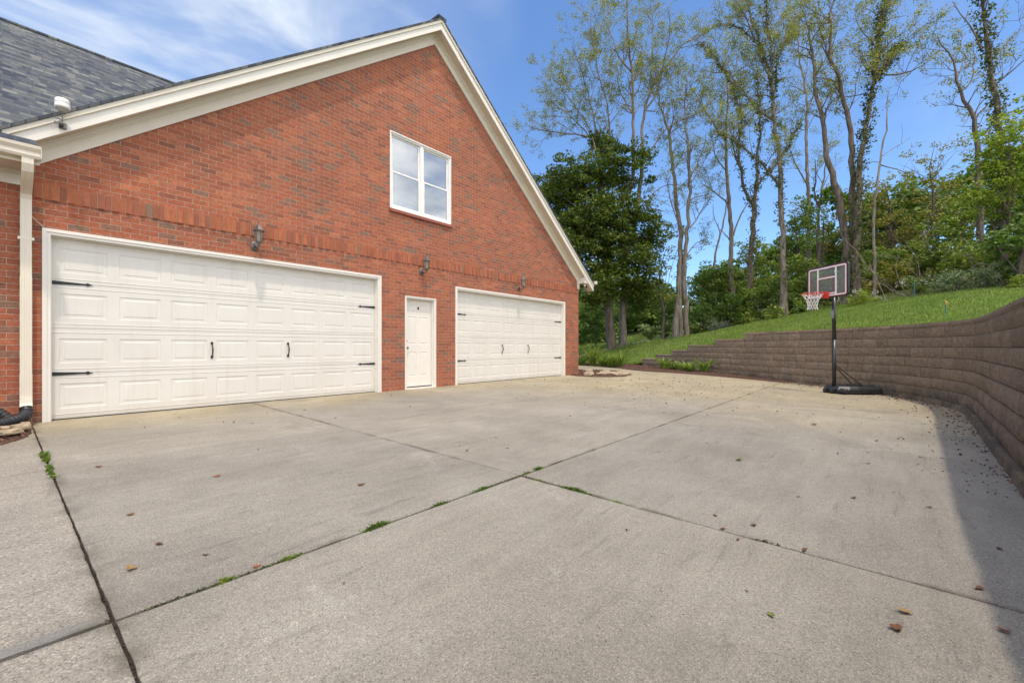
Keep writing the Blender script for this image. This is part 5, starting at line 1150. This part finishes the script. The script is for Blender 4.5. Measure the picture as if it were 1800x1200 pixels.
# ------------------------------------------------------------------ trees
def resample(P, step):
    P = np.array(P, float); d = np.linalg.norm(np.diff(P[:, :3], axis=0), axis=1); c = np.r_[0, np.cumsum(d)]
    n = max(3, int(c[-1]/step)); s = np.linspace(0, c[-1], n)
    # smooth through the given joints
    o = np.stack([np.interp(s, c, P[:, k]) for k in range(P.shape[1])], 1)
    for _ in range(2): o[1:-1, :3] = (o[:-2, :3]+2*o[1:-1, :3]+o[2:, :3])/4
    return o, c[-1]
class Tubes:
    def __init__(s): s.V = []; s.F = []; s.k = 0
    def add(s, P, r, n=5):
        P = np.asarray(P, float); m = len(P); d = np.gradient(P, axis=0); d /= np.linalg.norm(d, axis=1)[:, None]+1e-9
        ref = np.array([0.31, 0.87, 0.1]); u = np.cross(d, ref); u /= np.linalg.norm(u, axis=1)[:, None]+1e-9; v = np.cross(d, u)
        a = 2*np.pi*np.arange(n)/n
        ring = P[:, None]+(u[:, None]*np.cos(a)[None, :, None]+v[:, None]*np.sin(a)[None, :, None])*np.asarray(r)[:, None, None]
        s.V.append(ring.reshape(-1, 3)); i = np.arange(m-1)[:, None]*n; j = np.arange(n)[None]; j2 = (j+1) % n
        s.F.append((np.stack([i+j, i+j2, i+n+j2, i+n+j], -1).reshape(-1, 4))+s.k); s.k += m*n
    def build(s, name, mat, parent): return npmesh(name, np.concatenate(s.V), np.concatenate(s.F), mat, parent, smooth=True)
def spray(rg, c, d, n, rad):
    """a feathery spray: leaflets along a short twig"""
    t = rg.uniform(0, 1, n)[:, None]; return c+d*t*rad*1.6+rg.normal(size=(n, 3))*rad*np.array([0.42, 0.42, 0.30])
def grow(rg, tb, LP, P, r, level, dens, leafy, lf):
    """side branches along the path P"""
    n = len(P); seglen = np.linalg.norm(np.diff(P, axis=0), axis=1).sum()
    nb = int(seglen*dens)
    for _ in range(nb):
        f = rg.uniform(0.12, 1.0)**0.8; i = min(int(f*(n-1)), n-2); base = P[i]; tan = P[i+1]-P[i]; tan /= np.linalg.norm(tan)+1e-9
        w = rg.normal(size=3); w -= tan*(w @ tan); w /= np.linalg.norm(w)
        d = tan*rg.uniform(0.3, 0.8)+w*rg.uniform(0.5, 1.0)+np.array([0, 0, rg.uniform(0.0, 0.55)]); d /= np.linalg.norm(d)
        L = (rg.uniform(1.0, 2.4) if level == 0 else rg.uniform(0.4, 1.0)); m = 6; Q = [base]; dd_ = d.copy()
        for k in range(m-1):
            dd_ = dd_+rg.normal(size=3)*0.20+np.array([0, 0, 0.07]); dd_ /= np.linalg.norm(dd_); Q.append(Q[-1]+dd_*L/(m-1))
        Q = np.array(Q); r0 = max(min(r[i]*0.5, 0.035 if level == 0 else 0.014), 0.007); rr_ = np.linspace(r0, 0.005, m)
        tb.add(Q, rr_, 4 if level else 5)
        if level == 0: grow(rg, tb, LP, Q, rr_, 1, 3.4, leafy, lf)
        if leafy and rg.random() < lf:
            for q in (Q[-1], Q[-2], Q[3]) if level else (Q[-1],):
                if rg.random() < 0.8: LP.append(spray(rg, q, dd_, rg.integers(14, 28), 0.23))
def tall_tree(key, label, bark, lf, dens, name='tall_tree', leafmat_=None, lsize=0.078):
    iv, brs = TREE_DATA[key]; rg = np.random.default_rng(sum(map(ord, key))*7+3)
    b0 = brs[0][1][0]; root = empty(name, b0[:3], label, 'tree', 'tall thin trees behind the lawn')
    org = np.array(b0[:3]); tb = Tubes(); LP = []; IV = []
    for bi, (leafy, pts) in enumerate(brs):
        P, L = resample(pts, 0.45); P[:, :3] -= org
        if bi == 0 or np.linalg.norm(np.array(pts[0][:2])-org[:2]) < 1.3 and pts[0][2] < org[2]+0.6:
            ext = P[0].copy(); ext[2] -= 1.6; ext[3] *= 1.35; P = np.vstack([ext, P]); P[1, 3] *= 1.12
        wob = rg.normal(size=(len(P), 3))*0.035; wob[0] = 0; P[:, :3] += wob*np.array([1, 1, 0.3])
        P[:, 3] *= 0.86; tb.add(P[:, :3], np.maximum(P[:, 3], 0.012), 9 if P[0, 3] > 0.06 else 6)
        if leafy:
            k0 = 0
            if P[0, 3] > 0.10: k0 = int(len(P)*0.45)
            grow(rg, tb, LP, P[k0:, :3], P[k0:, 3], 0, dens, True, lf)
            LP.append(spray(rg, P[-1, :3], np.array([0, 0, 1.0]), 20, 0.3))
        elif P[0, 3] < 0.09: grow(rg, tb, LP, P[:, :3], P[:, 3], 1, 1.2, False, 0)
        # a few bare stubs on trunks
        if iv and P[0, 3] > 0.05:
            for q in range(int(L*48*iv)):
                i = rg.integers(0, len(P)-1); t = rg.random(); c_ = P[i]*(1-t)+P[i+1]*t; dirv = rg.normal(size=3); dirv[2] *= 0.3; dirv /= np.linalg.norm(dirv)
                IV.append(c_[:3]+dirv*(c_[3]+rg.uniform(0.0, 0.12+0.14*iv))+rg.normal(size=(6, 3))*0.07)
    tb.build('trunk', bark, root)
    if LP:
        A = np.concatenate(LP); Vq, Fq = leaf_quads(A, lsize, rg, 0.55, 0.35); npmesh('crown', Vq, Fq, leafmat_ or L_LOC, root)
    if IV:
        A = np.concatenate(IV); Vq, Fq = leaf_quads(A, 0.10, rg, 0.8, 0.2); npmesh('ivy', Vq, Fq, L_IVY, root)
    return root
tall_tree('A', 'largest spreading bare-limbed tree rising behind the dense dark maple', BARK, 1.0, 2.2)
tall_tree('B', 'tall tree with three trunks from one base, right of the dark maple', BARK, 0.95, 1.75)
tall_tree('C', 'straight slender grey trunk with open sky on both sides, forking high up', BARK, 0.95, 1.75)
tall_tree('C2', 'thin leaning dead stem without leaves beside a straight slender grey trunk', BARK, 0, 0.5)
tall_tree('D', 'ivy-wrapped forked tree just left of the stoutest straight grey trunk', BARKD, 0.95, 1.75)
tall_tree('E', 'stout straight grey tree with ivy halfway up and long left-reaching limbs', BARK, 0.95, 1.75)
tall_tree('F', 'slender tree standing between the stout grey trunk and the many-stemmed tree', BARK, 0.95, 1.75)
tall_tree('F2', 'small crooked dark tree with sparse twigs left of the many-stemmed tree', BARKD, 0.5, 1.2)
tall_tree('G', 'many-stemmed brown tree with two bare upright stems above the basketball hoop', BARKD, 0.95, 1.75)
tall_tree('G2', 'thick ivy-covered trunk leaning right above the basketball backboard', BARKD, 0.95, 1.75)
tall_tree('H', 'thin bare sapling with a crooked leafless top right of the ivy-covered trunk', BARK, 0, 0.3)
tall_tree('I', 'crooked tree with a bare forked top left of the rightmost ivy-covered trunk', BARKD, 0.7, 1.5)
tall_tree('J', 'rightmost tall tree, its trunk wrapped in ivy to the top', BARKD, 0.5, 0.9, lsize=0.075)

def foliage_points(rg, blobs, per_m2, clump_r=0.5, leaves=60, shell=0.45, flat=0.55):
    out = []
    for (x, y, z, rx, rz) in blobs:
        ry = (rx+rz)*0.5; n = max(6, int(per_m2*(rx*rz+rx*ry)*2.2))
        d = rg.normal(size=(n, 3)); d /= np.linalg.norm(d, axis=1)[:, None]
        rad = rg.uniform(0, 1, n)**shell
        rad *= 1+0.18*np.array([mnoise.noise(Vector(q*2.2)+Vector((x, y, z))) for q in d])
        c = np.array([x, y, z])+d*rad[:, None]*np.array([rx, ry, rz])
        cr_ = clump_r*rg.uniform(0.5, 1.25, n)
        for k in range(n):
            m = int(leaves*rg.uniform(0.6, 1.3)); p = rg.normal(size=(m, 3)); p /= np.linalg.norm(p, axis=1)[:, None]+1e-9
            p *= rg.uniform(0.25, 1, m)[:, None]**0.5*cr_[k]*np.array([1, 1, flat]); out.append(c[k]+p)
    return np.concatenate(out)
def leafy_tree(name, base, blobs, lm, bark, label, seed, per=1.0, cr_=0.5, leaves=60, lsize=0.12, r0=0.18, limbs=5, group=None, cat='tree'):
    rg = np.random.default_rng(seed); z0 = base[2]; root = empty(name, (base[0], base[1], z0), label, cat, group); org = np.array([base[0], base[1], z0])
    B = [(x-org[0], y-org[1], z-org[2], a, b) for x, y, z, a, b in blobs]; tb = Tubes()
    cx = np.mean([b[0] for b in B]); cy = np.mean([b[1] for b in B]); cz = np.max([b[2] for b in B])
    P = np.array([(0, 0, -1.0), (0, 0, 0.3), (cx*0.2, cy*0.2, cz*0.3), (cx*0.5, cy*0.5, cz*0.6), (cx*0.8, cy*0.8, cz*0.85), (cx, cy, cz)]); P[2:] += rg.normal(size=(4, 3))*0.12
    tb.add(P, [r0*1.4, r0*1.1, r0*0.9, r0*0.7, r0*0.4, r0*0.12], 10)
    for b in B:
        for q in range(limbs):
            d = rg.normal(size=3); d /= np.linalg.norm(d); e = np.array(b[:3])+d*np.array([b[3], b[3], b[4]])*0.75; s_ = P[rg.integers(1, 5)]*0.5+P[rg.integers(2, 5)]*0.5
            mid = (s_+e)/2+rg.normal(size=3)*0.25+np.array([0, 0, 0.2]); tb.add(np.array([s_, mid*0.5+s_*0.5, mid, mid*0.45+e*0.55, e]), np.array([0.35, 0.28, 0.2, 0.13, 0.05])*r0*0.8, 5)
    tb.build('trunk', bark, root)
    A = foliage_points(rg, B, per, cr_, leaves); Vq, Fq = leaf_quads(A, lsize, rg, 0.65, 0.45); npmesh('crown', Vq, Fq, lm, root); return root
leafy_tree('maple_tree', (MAPLE_BLOBS[0][0]-0.3, MAPLE_BLOBS[0][1]+0.2, 0.7), MAPLE_BLOBS, L_MAP, BARKD, 'dense dark green maple directly behind the garage corner', 11, per=5.2, cr_=0.62, leaves=95, lsize=0.155, r0=0.26, limbs=3)
ML = {'0': ('olive_tree', 'loose olive-green young tree between the dark maple and the three-trunk tree'), }
MLAB = ['half-open olive-green tree just right of the dark maple', 'low dark bushy tree under the gap of open sky', 'light green bushy tree around the ivy-wrapped forked trunk', 'dark leafy tree right behind the stout straight grey trunk',
        'yellowing bushy tree left of the many-stemmed trunk', 'olive bushy tree right of the backboard below the open sky', 'wide airy tree with thin stems and sky showing through its crown', 'bright green tree filling the upper right edge of the woods',
        'darkest leafy tree low at the right edge of the woods', 'light green tree in front of the crooked bare-topped tree', 'olive thicket tree under the wide airy tree']
MM = {'olive': (L_OLV, 2.2, 0.45, 50, 0.13), 'dark': (L_DRK, 4.0, 0.5, 70, 0.14), 'light': (L_GRN, 3.2, 0.45, 60, 0.13), 'yellow': (L_YEL, 2.6, 0.45, 55, 0.13), 'loose': (L_OLV, 1.5, 0.42, 40, 0.12), 'bright': (L_BRT, 7, 0.38, 80, 0.10)}
for i, (k, b, bl) in enumerate(MID_TREES):
    lm, per, cr_, lv, ls = MM[k]; leafy_tree('woodland_tree', (b[0], b[1], tz(b[0], b[1])), bl, lm, BARKD, MLAB[i], 50+i, per, cr_, lv, ls, 0.09 if k != 'loose' else 0.06, 6, 'bushy trees in the wood behind the lawn')
# undergrowth that reads as one mass
rg = np.random.default_rng(99); UM = {'dark': [], 'green': [], 'olive': []}
SLAB = {'pale': ['pale variegated shrub in the shade behind the garage corner', 'pale round shrub on the shaded lawn left of the three-trunk tree'],
        'low': ['low dark shrub on the shaded lawn, the nearer to the dark maple', 'low dark shrub at the foot of the three-trunk tree'],
        'spirea': ['rounded light green shrub at the lawn edge right of the hoop pole'], 'flower': ['shrub with white flower heads beside the teal stake'],
        'varieg': ['variegated cream and green shrub at the lawn edge right of the white flowering shrub', 'variegated shrub nearer the right edge of the woods, at the lawn edge'],
        'bright': ['bright green fern-like shrub above the variegated shrubs', 'low bright yellow-green shrub at the far right end of the lawn edge']}
cnt = {}
LMK = {'pale': L_PAL, 'low': L_DRK, 'spirea': L_BRT, 'flower': L_GRN, 'varieg': L_PAL, 'bright': L_BRT}
for k, (x, y, z, rx, rz) in SHRUBS:
    if k in UM: UM[k].append((x, y, z, rx, rz)); continue
    i = cnt.get(k, 0); cnt[k] = i+1; zb = tz(x, y)
    r = empty('shrub', (x, y, zb), SLAB[k][i], 'shrub', 'garden shrubs along the lawn edge'); B = [(0, 0, z-zb, rx, rz)]
    A = foliage_points(rg, B, 22, 0.18, 60, 0.35, 0.7); A = A[A[:, 2] > -0.05]; Vq, Fq = leaf_quads(A, 0.065 if k != 'low' else 0.08, rg, 0.6, 0.4); npmesh('foliage', Vq, Fq, LMK[k], r)
    tb = Tubes()
    for q in range(7):
        e = rg.normal(size=3)*np.array([rx, rx, 0])*0.4; tb.add(np.array([(0, 0, -0.3), e*0.4+np.array([0, 0, (z-zb)*0.5]), e+np.array([0, 0, z-zb])]), [0.02, 0.015, 0.006], 5)
    tb.build('stems', BARKD, r)
    if k in ('flower', 'spirea'):
        nf = 26 if k == 'flower' else 14; d = rg.normal(size=(nf, 3)); d /= np.linalg.norm(d, axis=1)[:, None]; d[:, 2] = np.abs(d[:, 2]); c_ = np.array([0, 0, z-zb])+d*np.array([rx, rx, rz])*1.02
        A = (c_[:, None]+rg.normal(size=(nf, 14, 3))*0.045).reshape(-1, 3); Vq, Fq = leaf_quads(A, 0.04, rg, 0.8, 0.3); npmesh('blossoms', Vq, Fq, simple('white_blossom', (0.62, 0.64, 0.52), 0.7) if i == 0 else WHITEP, r)
allV = []
for k, lm in (('dark', L_DRK), ('green', L_GRN), ('olive', L_OLV)):
    A = foliage_points(rg, UM[k], 6.5, 0.36, 75, 0.4, 0.7)
    hz = terr(A[:, :2]); A = A[A[:, 2] > hz-0.05]
    Vq, Fq = leaf_quads(A, 0.13, rg, 0.65, 0.4); npmesh('undergrowth', Vq, Fq, lm, kind='stuff', label={'dark': 'dark green undergrowth below the woodland trees', 'green': 'mid green undergrowth between the trunks behind the lawn', 'olive': 'olive undergrowth at the right of the woods behind the hoop'}[k], category='undergrowth')
# far wood: one mass of crowns beyond the near trees
def px_dir(px): 
    u = (px-900)/768; ax = (math.cos(TH), math.sin(TH)); rt = (ax[1], -ax[0]); return np.array([ax[0]+u*rt[0], ax[1]+u*rt[1]])
FB = []
rgf = np.random.default_rng(5)
for (x, y, hgt) in [(60, 24, 6), (52, 27, 6), (66, 18, 6), (58, 13, 6), (47, 31, 7), (64, 8, 6), (56, 6, 5), (60, 0, 5), (54, -3, 5.5), (50, -8, 6), (46, -12, 6.5), (50, -16, 8), (43, -19, 8), (38, -17, 7), (42, -9, 6), (45, -4, 5), (48, 2, 4), (50, 8, 4), (40, 26, 6.5), (36, 22, 6), (38, -23, 9), (70, 26, 8), (44, 22, 5.5), (33, -19, 6.5), (30, -17.5, 5), (46, 12, 3), (50, 17, 3.5), (44, 17, 3), (40, 18, 3), (36, 16, 2.6), (42, 14, 2.5), (55, 21, 4), (48, 22, 4), (33, 14.5, 2.5), (35, 19, 3.5), (60, 18, 4), (38, 14, 2.4)]:
    zz = tz(x, y)
    for q in range(4): FB.append((x+rgf.uniform(-3, 3), y+rgf.uniform(-3, 3), zz+hgt*rgf.uniform(0.25, 0.8), rgf.uniform(2, 3.4), rgf.uniform(1.0, max(1.3, hgt*0.42))))
A = foliage_points(rgf, FB, 0.8, 0.9, 60, 0.4, 0.7); A = A[A[:, 2] > terr(A[:, :2])-0.1]
Vq, Fq = leaf_quads(A, 0.32, rgf, 0.7, 0.4); npmesh('far_wood', Vq, Fq, L_DRK, kind='stuff', label='far wood closing the gaps behind the nearer trees', category='wood')
# bare twigs tangled in the right-hand undergrowth
tb = Tubes()
for k in range(20):
    x = rgf.uniform(21.5, 27); y = rgf.uniform(-12.5, -7.5); z = tz(x, y)
    d = rgf.normal(size=3); d[2] = abs(d[2])+0.7; d /= np.linalg.norm(d); Q = [np.array([x, y, z])]
    for q in range(6): d = d+rgf.normal(size=3)*0.22; d /= np.linalg.norm(d); Q.append(Q[-1]+d*rgf.uniform(0.3, 0.75))
    tb.add(np.array(Q), np.linspace(0.015, 0.004, 7), 4)
    for q in range(3):
        i = rgf.integers(2, 6); dd_ = rgf.normal(size=3); dd_ /= np.linalg.norm(dd_); tb.add(np.array([Q[i], Q[i]+dd_*0.4, Q[i]+dd_*0.7+np.array([0, 0, 0.2])]), [0.01, 0.007, 0.004], 4)
o = tb.build('bare_twigs', BARK, None); tag(o, 'pale bare twigs and vines tangled in the undergrowth', 'twigs', kind='stuff')
# broken pale snag
sn = MB(); sn.tube([(0, 0, -4), (0.03, 0, -1.0), (0.0, 0, 0.1), (0.02, 0, 0.9)], [0.12, 0.11, 0.10, 0.085], 9).tube([(0.02, 0, 0.45), (0.02, 0, 0.52)], 0.14, 9)
o = sn.build('tree_snag', barkmat('pale_dead_wood', (0.2, 0.16, 0.12), (0.36, 0.30, 0.23), (0.5, 0.43, 0.33)), smooth=True); tag(o, 'short pale broken trunk standing among the green trees above the hoop', 'dead tree'); o.location = (35.0, -10.2, 6.95)

# ------------------------------------------------------------------ bed plants
def strap_plant(name, x, y, z, n, L, wd, mat, label, cat, group, seed, upright=0.6, droop=0.7, spread=0.12):
    rg = random.Random(seed); m = MB(); r = empty(name, (x, y, z), label, cat, group)
    for k in range(n):
        a_ = rg.uniform(0, 2*math.pi); l_ = L*rg.uniform(0.6, 1.15); e = rg.uniform(0.15, 1.0)*(1-upright)+0.12; b_ = Vector((rg.uniform(-spread, spread), rg.uniform(-spread, spread), -0.02))
        h = Vector((math.cos(a_), math.sin(a_), 0)); s_ = Vector((-math.sin(a_), math.cos(a_), 0)); P = []; ang = math.pi/2-e; p = b_
        for j in range(6):
            ws = wd*rg.uniform(0.9, 1.1)*[0.55, 0.9, 1.0, 0.85, 0.55, 0.06][j]; P.append((p, ws)); p = p+(h*math.cos(ang)+Vector((0, 0, math.sin(ang))))*l_/5; ang -= droop*rg.uniform(0.15, 0.5)
        V = []; F = []
        for p, ws in P: V += [p-s_*ws/2, p+Vector((0, 0, -ws*0.2)), p+s_*ws/2]
        for j in range(5): F += [(j*3, j*3+1, j*3+4, j*3+3), (j*3+1, j*3+2, j*3+5, j*3+4)]
        m.add(V, F)
    o = m.build('leaves', mat, r); return r
G_ = 'daylilies along the lawn edge'
for i, (x, y, L, n, lb2) in enumerate([(18.75, 3.1, 0.85, 60, 'leftmost daylily clump, nearest the brick corner'), (18.8, 2.5, 1.35, 80, 'tallest dark green upright daylily clump'), (18.7, 1.85, 0.9, 60, 'daylily clump just right of the tallest one'),
                                   (18.55, 1.35, 0.8, 60, 'yellowish low daylily clump in the middle of the row'), (18.4, 0.85, 1.1, 60, 'rightmost daylily clump with pale upright blades')]):
    strap_plant('daylily', x, y, 0.08, n, L, 0.04, L_LIL if i != 1 else L_GRN, lb2, 'daylily', G_, 300+i, 0.75 if i == 1 else 0.45)
G_ = 'broad-leaved plants in the mulch before the wall'
for i, (x, y, L, n, lb2) in enumerate([(18.3, -1.25, 0.85, 26, 'tall pale lily plant at the left end before the stepped wall'), (17.95, -1.75, 0.62, 40, 'dark green leafy clump beside the tall pale lily'), (17.85, -2.25, 0.6, 30, 'yellow-green hosta in the middle of the group before the wall'),
                                   (17.55, -2.6, 0.5, 30, 'low yellow hosta at the front of the mulch before the wall'), (17.65, -3.05, 0.7, 26, 'rightmost pale lily plant standing before the wall')]):
    strap_plant('hosta', x, y, 0.06, n, L, 0.065 if i != 1 else 0.05, L_HOS if i != 1 else L_GRN, lb2, 'plant', G_, 320+i, 0.55 if i in (0, 4) else 0.25, 0.8)

# ------------------------------------------------------------------ weeds in the joints
def weed(x, y, dx, dy, ln, n, h, mat, label, seed, w_=0.004):
    rg = np.random.default_rng(seed); t = (rg.normal(0, 0.33, n).clip(-1, 1) if w_ < 0.01 else rg.uniform(-1, 1, n))*ln/2; P = np.c_[x+dx*t+rg.normal(0, 0.008, n), y+dy*t+rg.normal(0, 0.008, n), np.full(n, gz(0, y)-0.012)]
    hh_ = h*rg.uniform(0.4, 1.1, n)*(1-0.5*np.abs(t)/(ln/2)); a = rg.uniform(0, 2*np.pi, n); la = rg.uniform(0, 2*np.pi, n); ln_ = hh_*rg.uniform(0.3, 1.3, n)
    s_ = np.c_[np.cos(a), np.sin(a), np.zeros(n)]*w_; mid = P+np.c_[np.cos(la)*ln_*0.4, np.sin(la)*ln_*0.4, hh_*0.65]; tip = P+np.c_[np.cos(la)*ln_, np.sin(la)*ln_, hh_]
    V = np.stack([P-s_*0.6, P+s_*0.6, mid+s_, tip, mid-s_], 1).reshape(-1, 3); F = np.arange(5*n).reshape(-1, 5)
    o = npmesh('weed_tuft', V-np.array([x, y, 0]), F, mat, None); o.location = (x, y, 0); tag(o, label, 'weed', 'weeds growing in the driveway joints')
W_ = [(0.99, -5.895, 1, 0, 0.16, 90, 0.022, L_LIL, 'yellowish weed tuft in the long joint, second from its near end'), (0.70, -5.895, 1, 0, 0.09, 60, 0.025, L_LIL, 'green weed tuft in the long joint nearest the wide black joint'),
      (1.50, -5.895, 1, 0, 0.22, 120, 0.035, L_DRK, 'taller spiky weed tuft in the long joint, third from its near end'), (2.0, -5.895, 1, 0, 0.22, 110, 0.022, L_DRK, 'flat weed patch in the long joint midway to the joint crossing'),
      (2.42, -5.895, 1, 0, 0.26, 140, 0.024, L_DRK, 'weed patch in the long joint last before the joint crossing'), (2.98, -5.895, 1, 0, 0.10, 60, 0.022, L_DRK, 'tiny weed just right of the joint crossing'),
      (3.14, -5.895, 1, 0, 0.14, 80, 0.032, L_DRK, 'round weed tuft beyond the joint crossing on the garage side'), (2.885, -6.08, 0, 1, 0.12, 60, 0.016, L_LIL, 'small dull weed in the cross joint right next to the crossing'),
      (2.885, -6.42, 0, 1, 0.36, 220, 0.028, L_DRK, 'longest bright green weed patch in the cross joint right of the crossing'), (2.885, -6.78, 0, 1, 0.16, 70, 0.016, L_LIL, 'faint yellow weed in the cross joint right of the longest weed patch')]
for i, a_ in enumerate(W_): weed(*a_[:4], a_[4]*1.15, int(a_[5]*1.7), a_[6]*1.15, a_[7], a_[8], 500+i, 0.0045)
weed(0.305, -2.30, 0, 1, 0.55, 170, 0.045, L_DRK, 'broad-leaved weed in the wide joint nearest the rock bed', 520, 0.014)
weed(0.305, -2.92, 0, 1, 0.6, 170, 0.035, L_DRK, 'bluish leafy weed in the wide joint below the broad-leaved one', 521, 0.012)

# ------------------------------------------------------------------ fallen leaves
def leaf_mesh(seed, mat):
    rg = random.Random(seed); m = MB(); n = 12; V = [(0, 0, 0.006)]; lob = rg.choice([3, 5])
    for k in range(n):
        a_ = 2*math.pi*k/n; r_ = 0.03*(1+0.28*math.cos(lob*a_)+rg.uniform(-0.15, 0.15)); x, y = r_*1.3*math.cos(a_), r_*0.8*math.sin(a_)
        V.append((x, y, 0.003+0.25*abs(y)+rg.uniform(0, 0.008)+0.12*abs(x)))
    F = [(0, 1+k, 1+(k+1) % n) for k in range(n)]; m.add(V, F); V2 = [(0.037, 0.001, 0.008), (0.037, -0.001, 0.008), (0.075, 0, 0.004)]; m.add(V2, [(0, 1, 2)])
    me = bpy.data.meshes.new('fallen_leaf'); me.from_pydata(m.v, [], m.f); me.materials.append(mat); return me
LM = {('b', i): leaf_mesh(i, DRYL) for i in range(4)}; LM.update({('t', i): leaf_mesh(10+i, DRYT) for i in range(2)}); LM.update({('r', i): leaf_mesh(20+i, REDL) for i in range(2)}); LM.update({('g', i): leaf_mesh(30+i, GRNL) for i in range(2)})
rl = random.Random(21)
def leaf(x, y, k, s_, label):
    me = LM[(k, rl.randrange(len([1 for q in LM if q[0] == k])))]; o = bpy.data.objects.new('fallen_leaf', me); C.objects.link(o)
    o.location = (x, y, gz(x, y)+0.001); o.rotation_euler = (rl.uniform(-0.2, 0.2), rl.uniform(-0.15, 0.15), rl.uniform(0, 6.28)); o.scale = (s_, s_, s_*1.2); tag(o, label, 'leaf', 'fallen leaves on the driveway')
leaf(0.43, -5.45, 't', 0.75, 'tan curled leaf near the wide black joint, left foreground')
leaf(0.84, -5.87, 'r', 0.45, 'dark red leaf caught in the long joint, left foreground')
leaf(1.84, -5.15, 'b', 0.75, 'brown leaf lying alone in the middle of the front slab')
leaf(7.61, -7.5, 'r', 1.2, 'reddish leaf lying before the basketball hoop base')
leaf(4.74, -7.17, 'g', 1.0, 'green leaf on the slab right of the joint crossing')
leaf(2.52, -8.31, 't', 0.7, 'tan leaf lying upright at the lower right corner')
leaf(2.35, -8.28, 'b', 0.7, 'dark purple-brown leaf just below the tan leaf at lower right')
leaf(2.11, -7.88, 'g', 0.5, 'pale green leaf at lower right below the cross joint')
leaf(0.58, -3.1, 'r', 0.7, 'pinkish leaf near the top of the wide joint, close to the downspout')
leaf(1.17, -4.12, 'r', 0.6, 'rust leaf lying on the slab before the wide garage door')
for x, y in [(0.56, -4.61), (0.58, -5.23), (0.71, -5.55), (3.81, -4.77), (3.15, -4.97), (3.51, -5.21), (3.91, -7.76), (4.17, -8.08), (3.09, -7.39), (3.09, -7.62), (5.49, -8.14), (3.01, -8.59), (2.62, -8.61), (2.9, -7.49), (2.91, -7.91), (2.89, -7.72),
             (3.16, -1.32), (3.14, -2.3), (3.69, -8.75), (8.94, -8.7), (4.6, -1.1), (5.6, -3.6), (6.9, -4.6), (8.1, -4.9), (7.4, -6.1), (9.5, -6.9), (4.3, -8.5), (5.8, -7.0), (6.9, -8.2), (6.2, -8.55), (2.2, -1.9), (1.2, -1.3)]:
    leaf(x, y, 'b', rl.uniform(0.34, 0.6), 'small dry brown leaf lying on the grey driveway')
# litter: bits too many to count, thick along the foot of the wall and on the far slabs
rg = np.random.default_rng(31); LP = []
for _ in range(650):
    s = rg.uniform(arc_of(5, -9.09), arc_of(15.6, -6.2)); o_ = -abs(rg.exponential(0.22)); p, d = on_path(s, o_-0.01); LP.append((p.x, p.y))
for _ in range(330): LP.append((rg.normal(11.2, 2.2), rg.normal(-3.8, 1.5)))
for _ in range(120): LP.append((rg.uniform(1, 12), rg.uniform(-8.5, -0.2)))
LP = np.array(LP); LP = LP[(LP[:, 1] < -0.15) & (LP[:, 1] > -9.3) & (LP[:, 0] < 15.4)]
dsz = 0.013+0.002*np.hypot(LP[:, 0], LP[:, 1]+8.23); A = np.c_[LP, GS*LP[:, 1]+0.006]; Vq, Fq = leaf_quads(A, dsz, rg, 0.6, 0.85, 0.6)
npmesh('leaf_litter', Vq, Fq, DRYL, kind='stuff', label='crumbled brown leaf litter on the driveway and along the wall foot', category='leaf litter')
# grit and moss in the wide joint
P = np.c_[rg.normal(0.309, 0.004, 500), rg.uniform(-8.4, -0.9, 500)]; A = np.c_[P, GS*P[:, 1]-0.010]
Vq, Fq = leaf_quads(A, 0.010, rg, 0.6, 0.6, 0.6); npmesh('joint_debris', Vq, Fq, simple('dark_crumbs', (0.05, 0.036, 0.025), 0.95, var=0.5, nscale=60), kind='stuff', label='leaf crumbs and grit packed in the wide driveway joint', category='debris')

# thin moss and grit along the crossing joints
P1 = np.c_[rg.uniform(0.4, 4.2, 1500)**1.0, rg.normal(-5.895, 0.006, 1500)]; P2 = np.c_[rg.normal(2.885, 0.006, 700), rg.uniform(-7.8, -5.9, 700)]; P = np.concatenate([P1, P2])
keep_ = np.array([mnoise.noise(Vector((q[0]*2.3, q[1]*2.3, 7))) > -0.05 for q in P]); P = P[keep_]; A = np.c_[P, GS*P[:, 1]+0.001]
Vq, Fq = leaf_quads(A, 0.012, rg, 0.5, 0.4, 0.6); npmesh('joint_moss', Vq, Fq, leafmat('moss', [(0, (0.05, 0.04, 0.025)), (0.6, (0.07, 0.09, 0.03)), (1, (0.13, 0.15, 0.05))], 0.1), kind='stuff', label='thin moss and grit along the crossing driveway joints', category='moss')
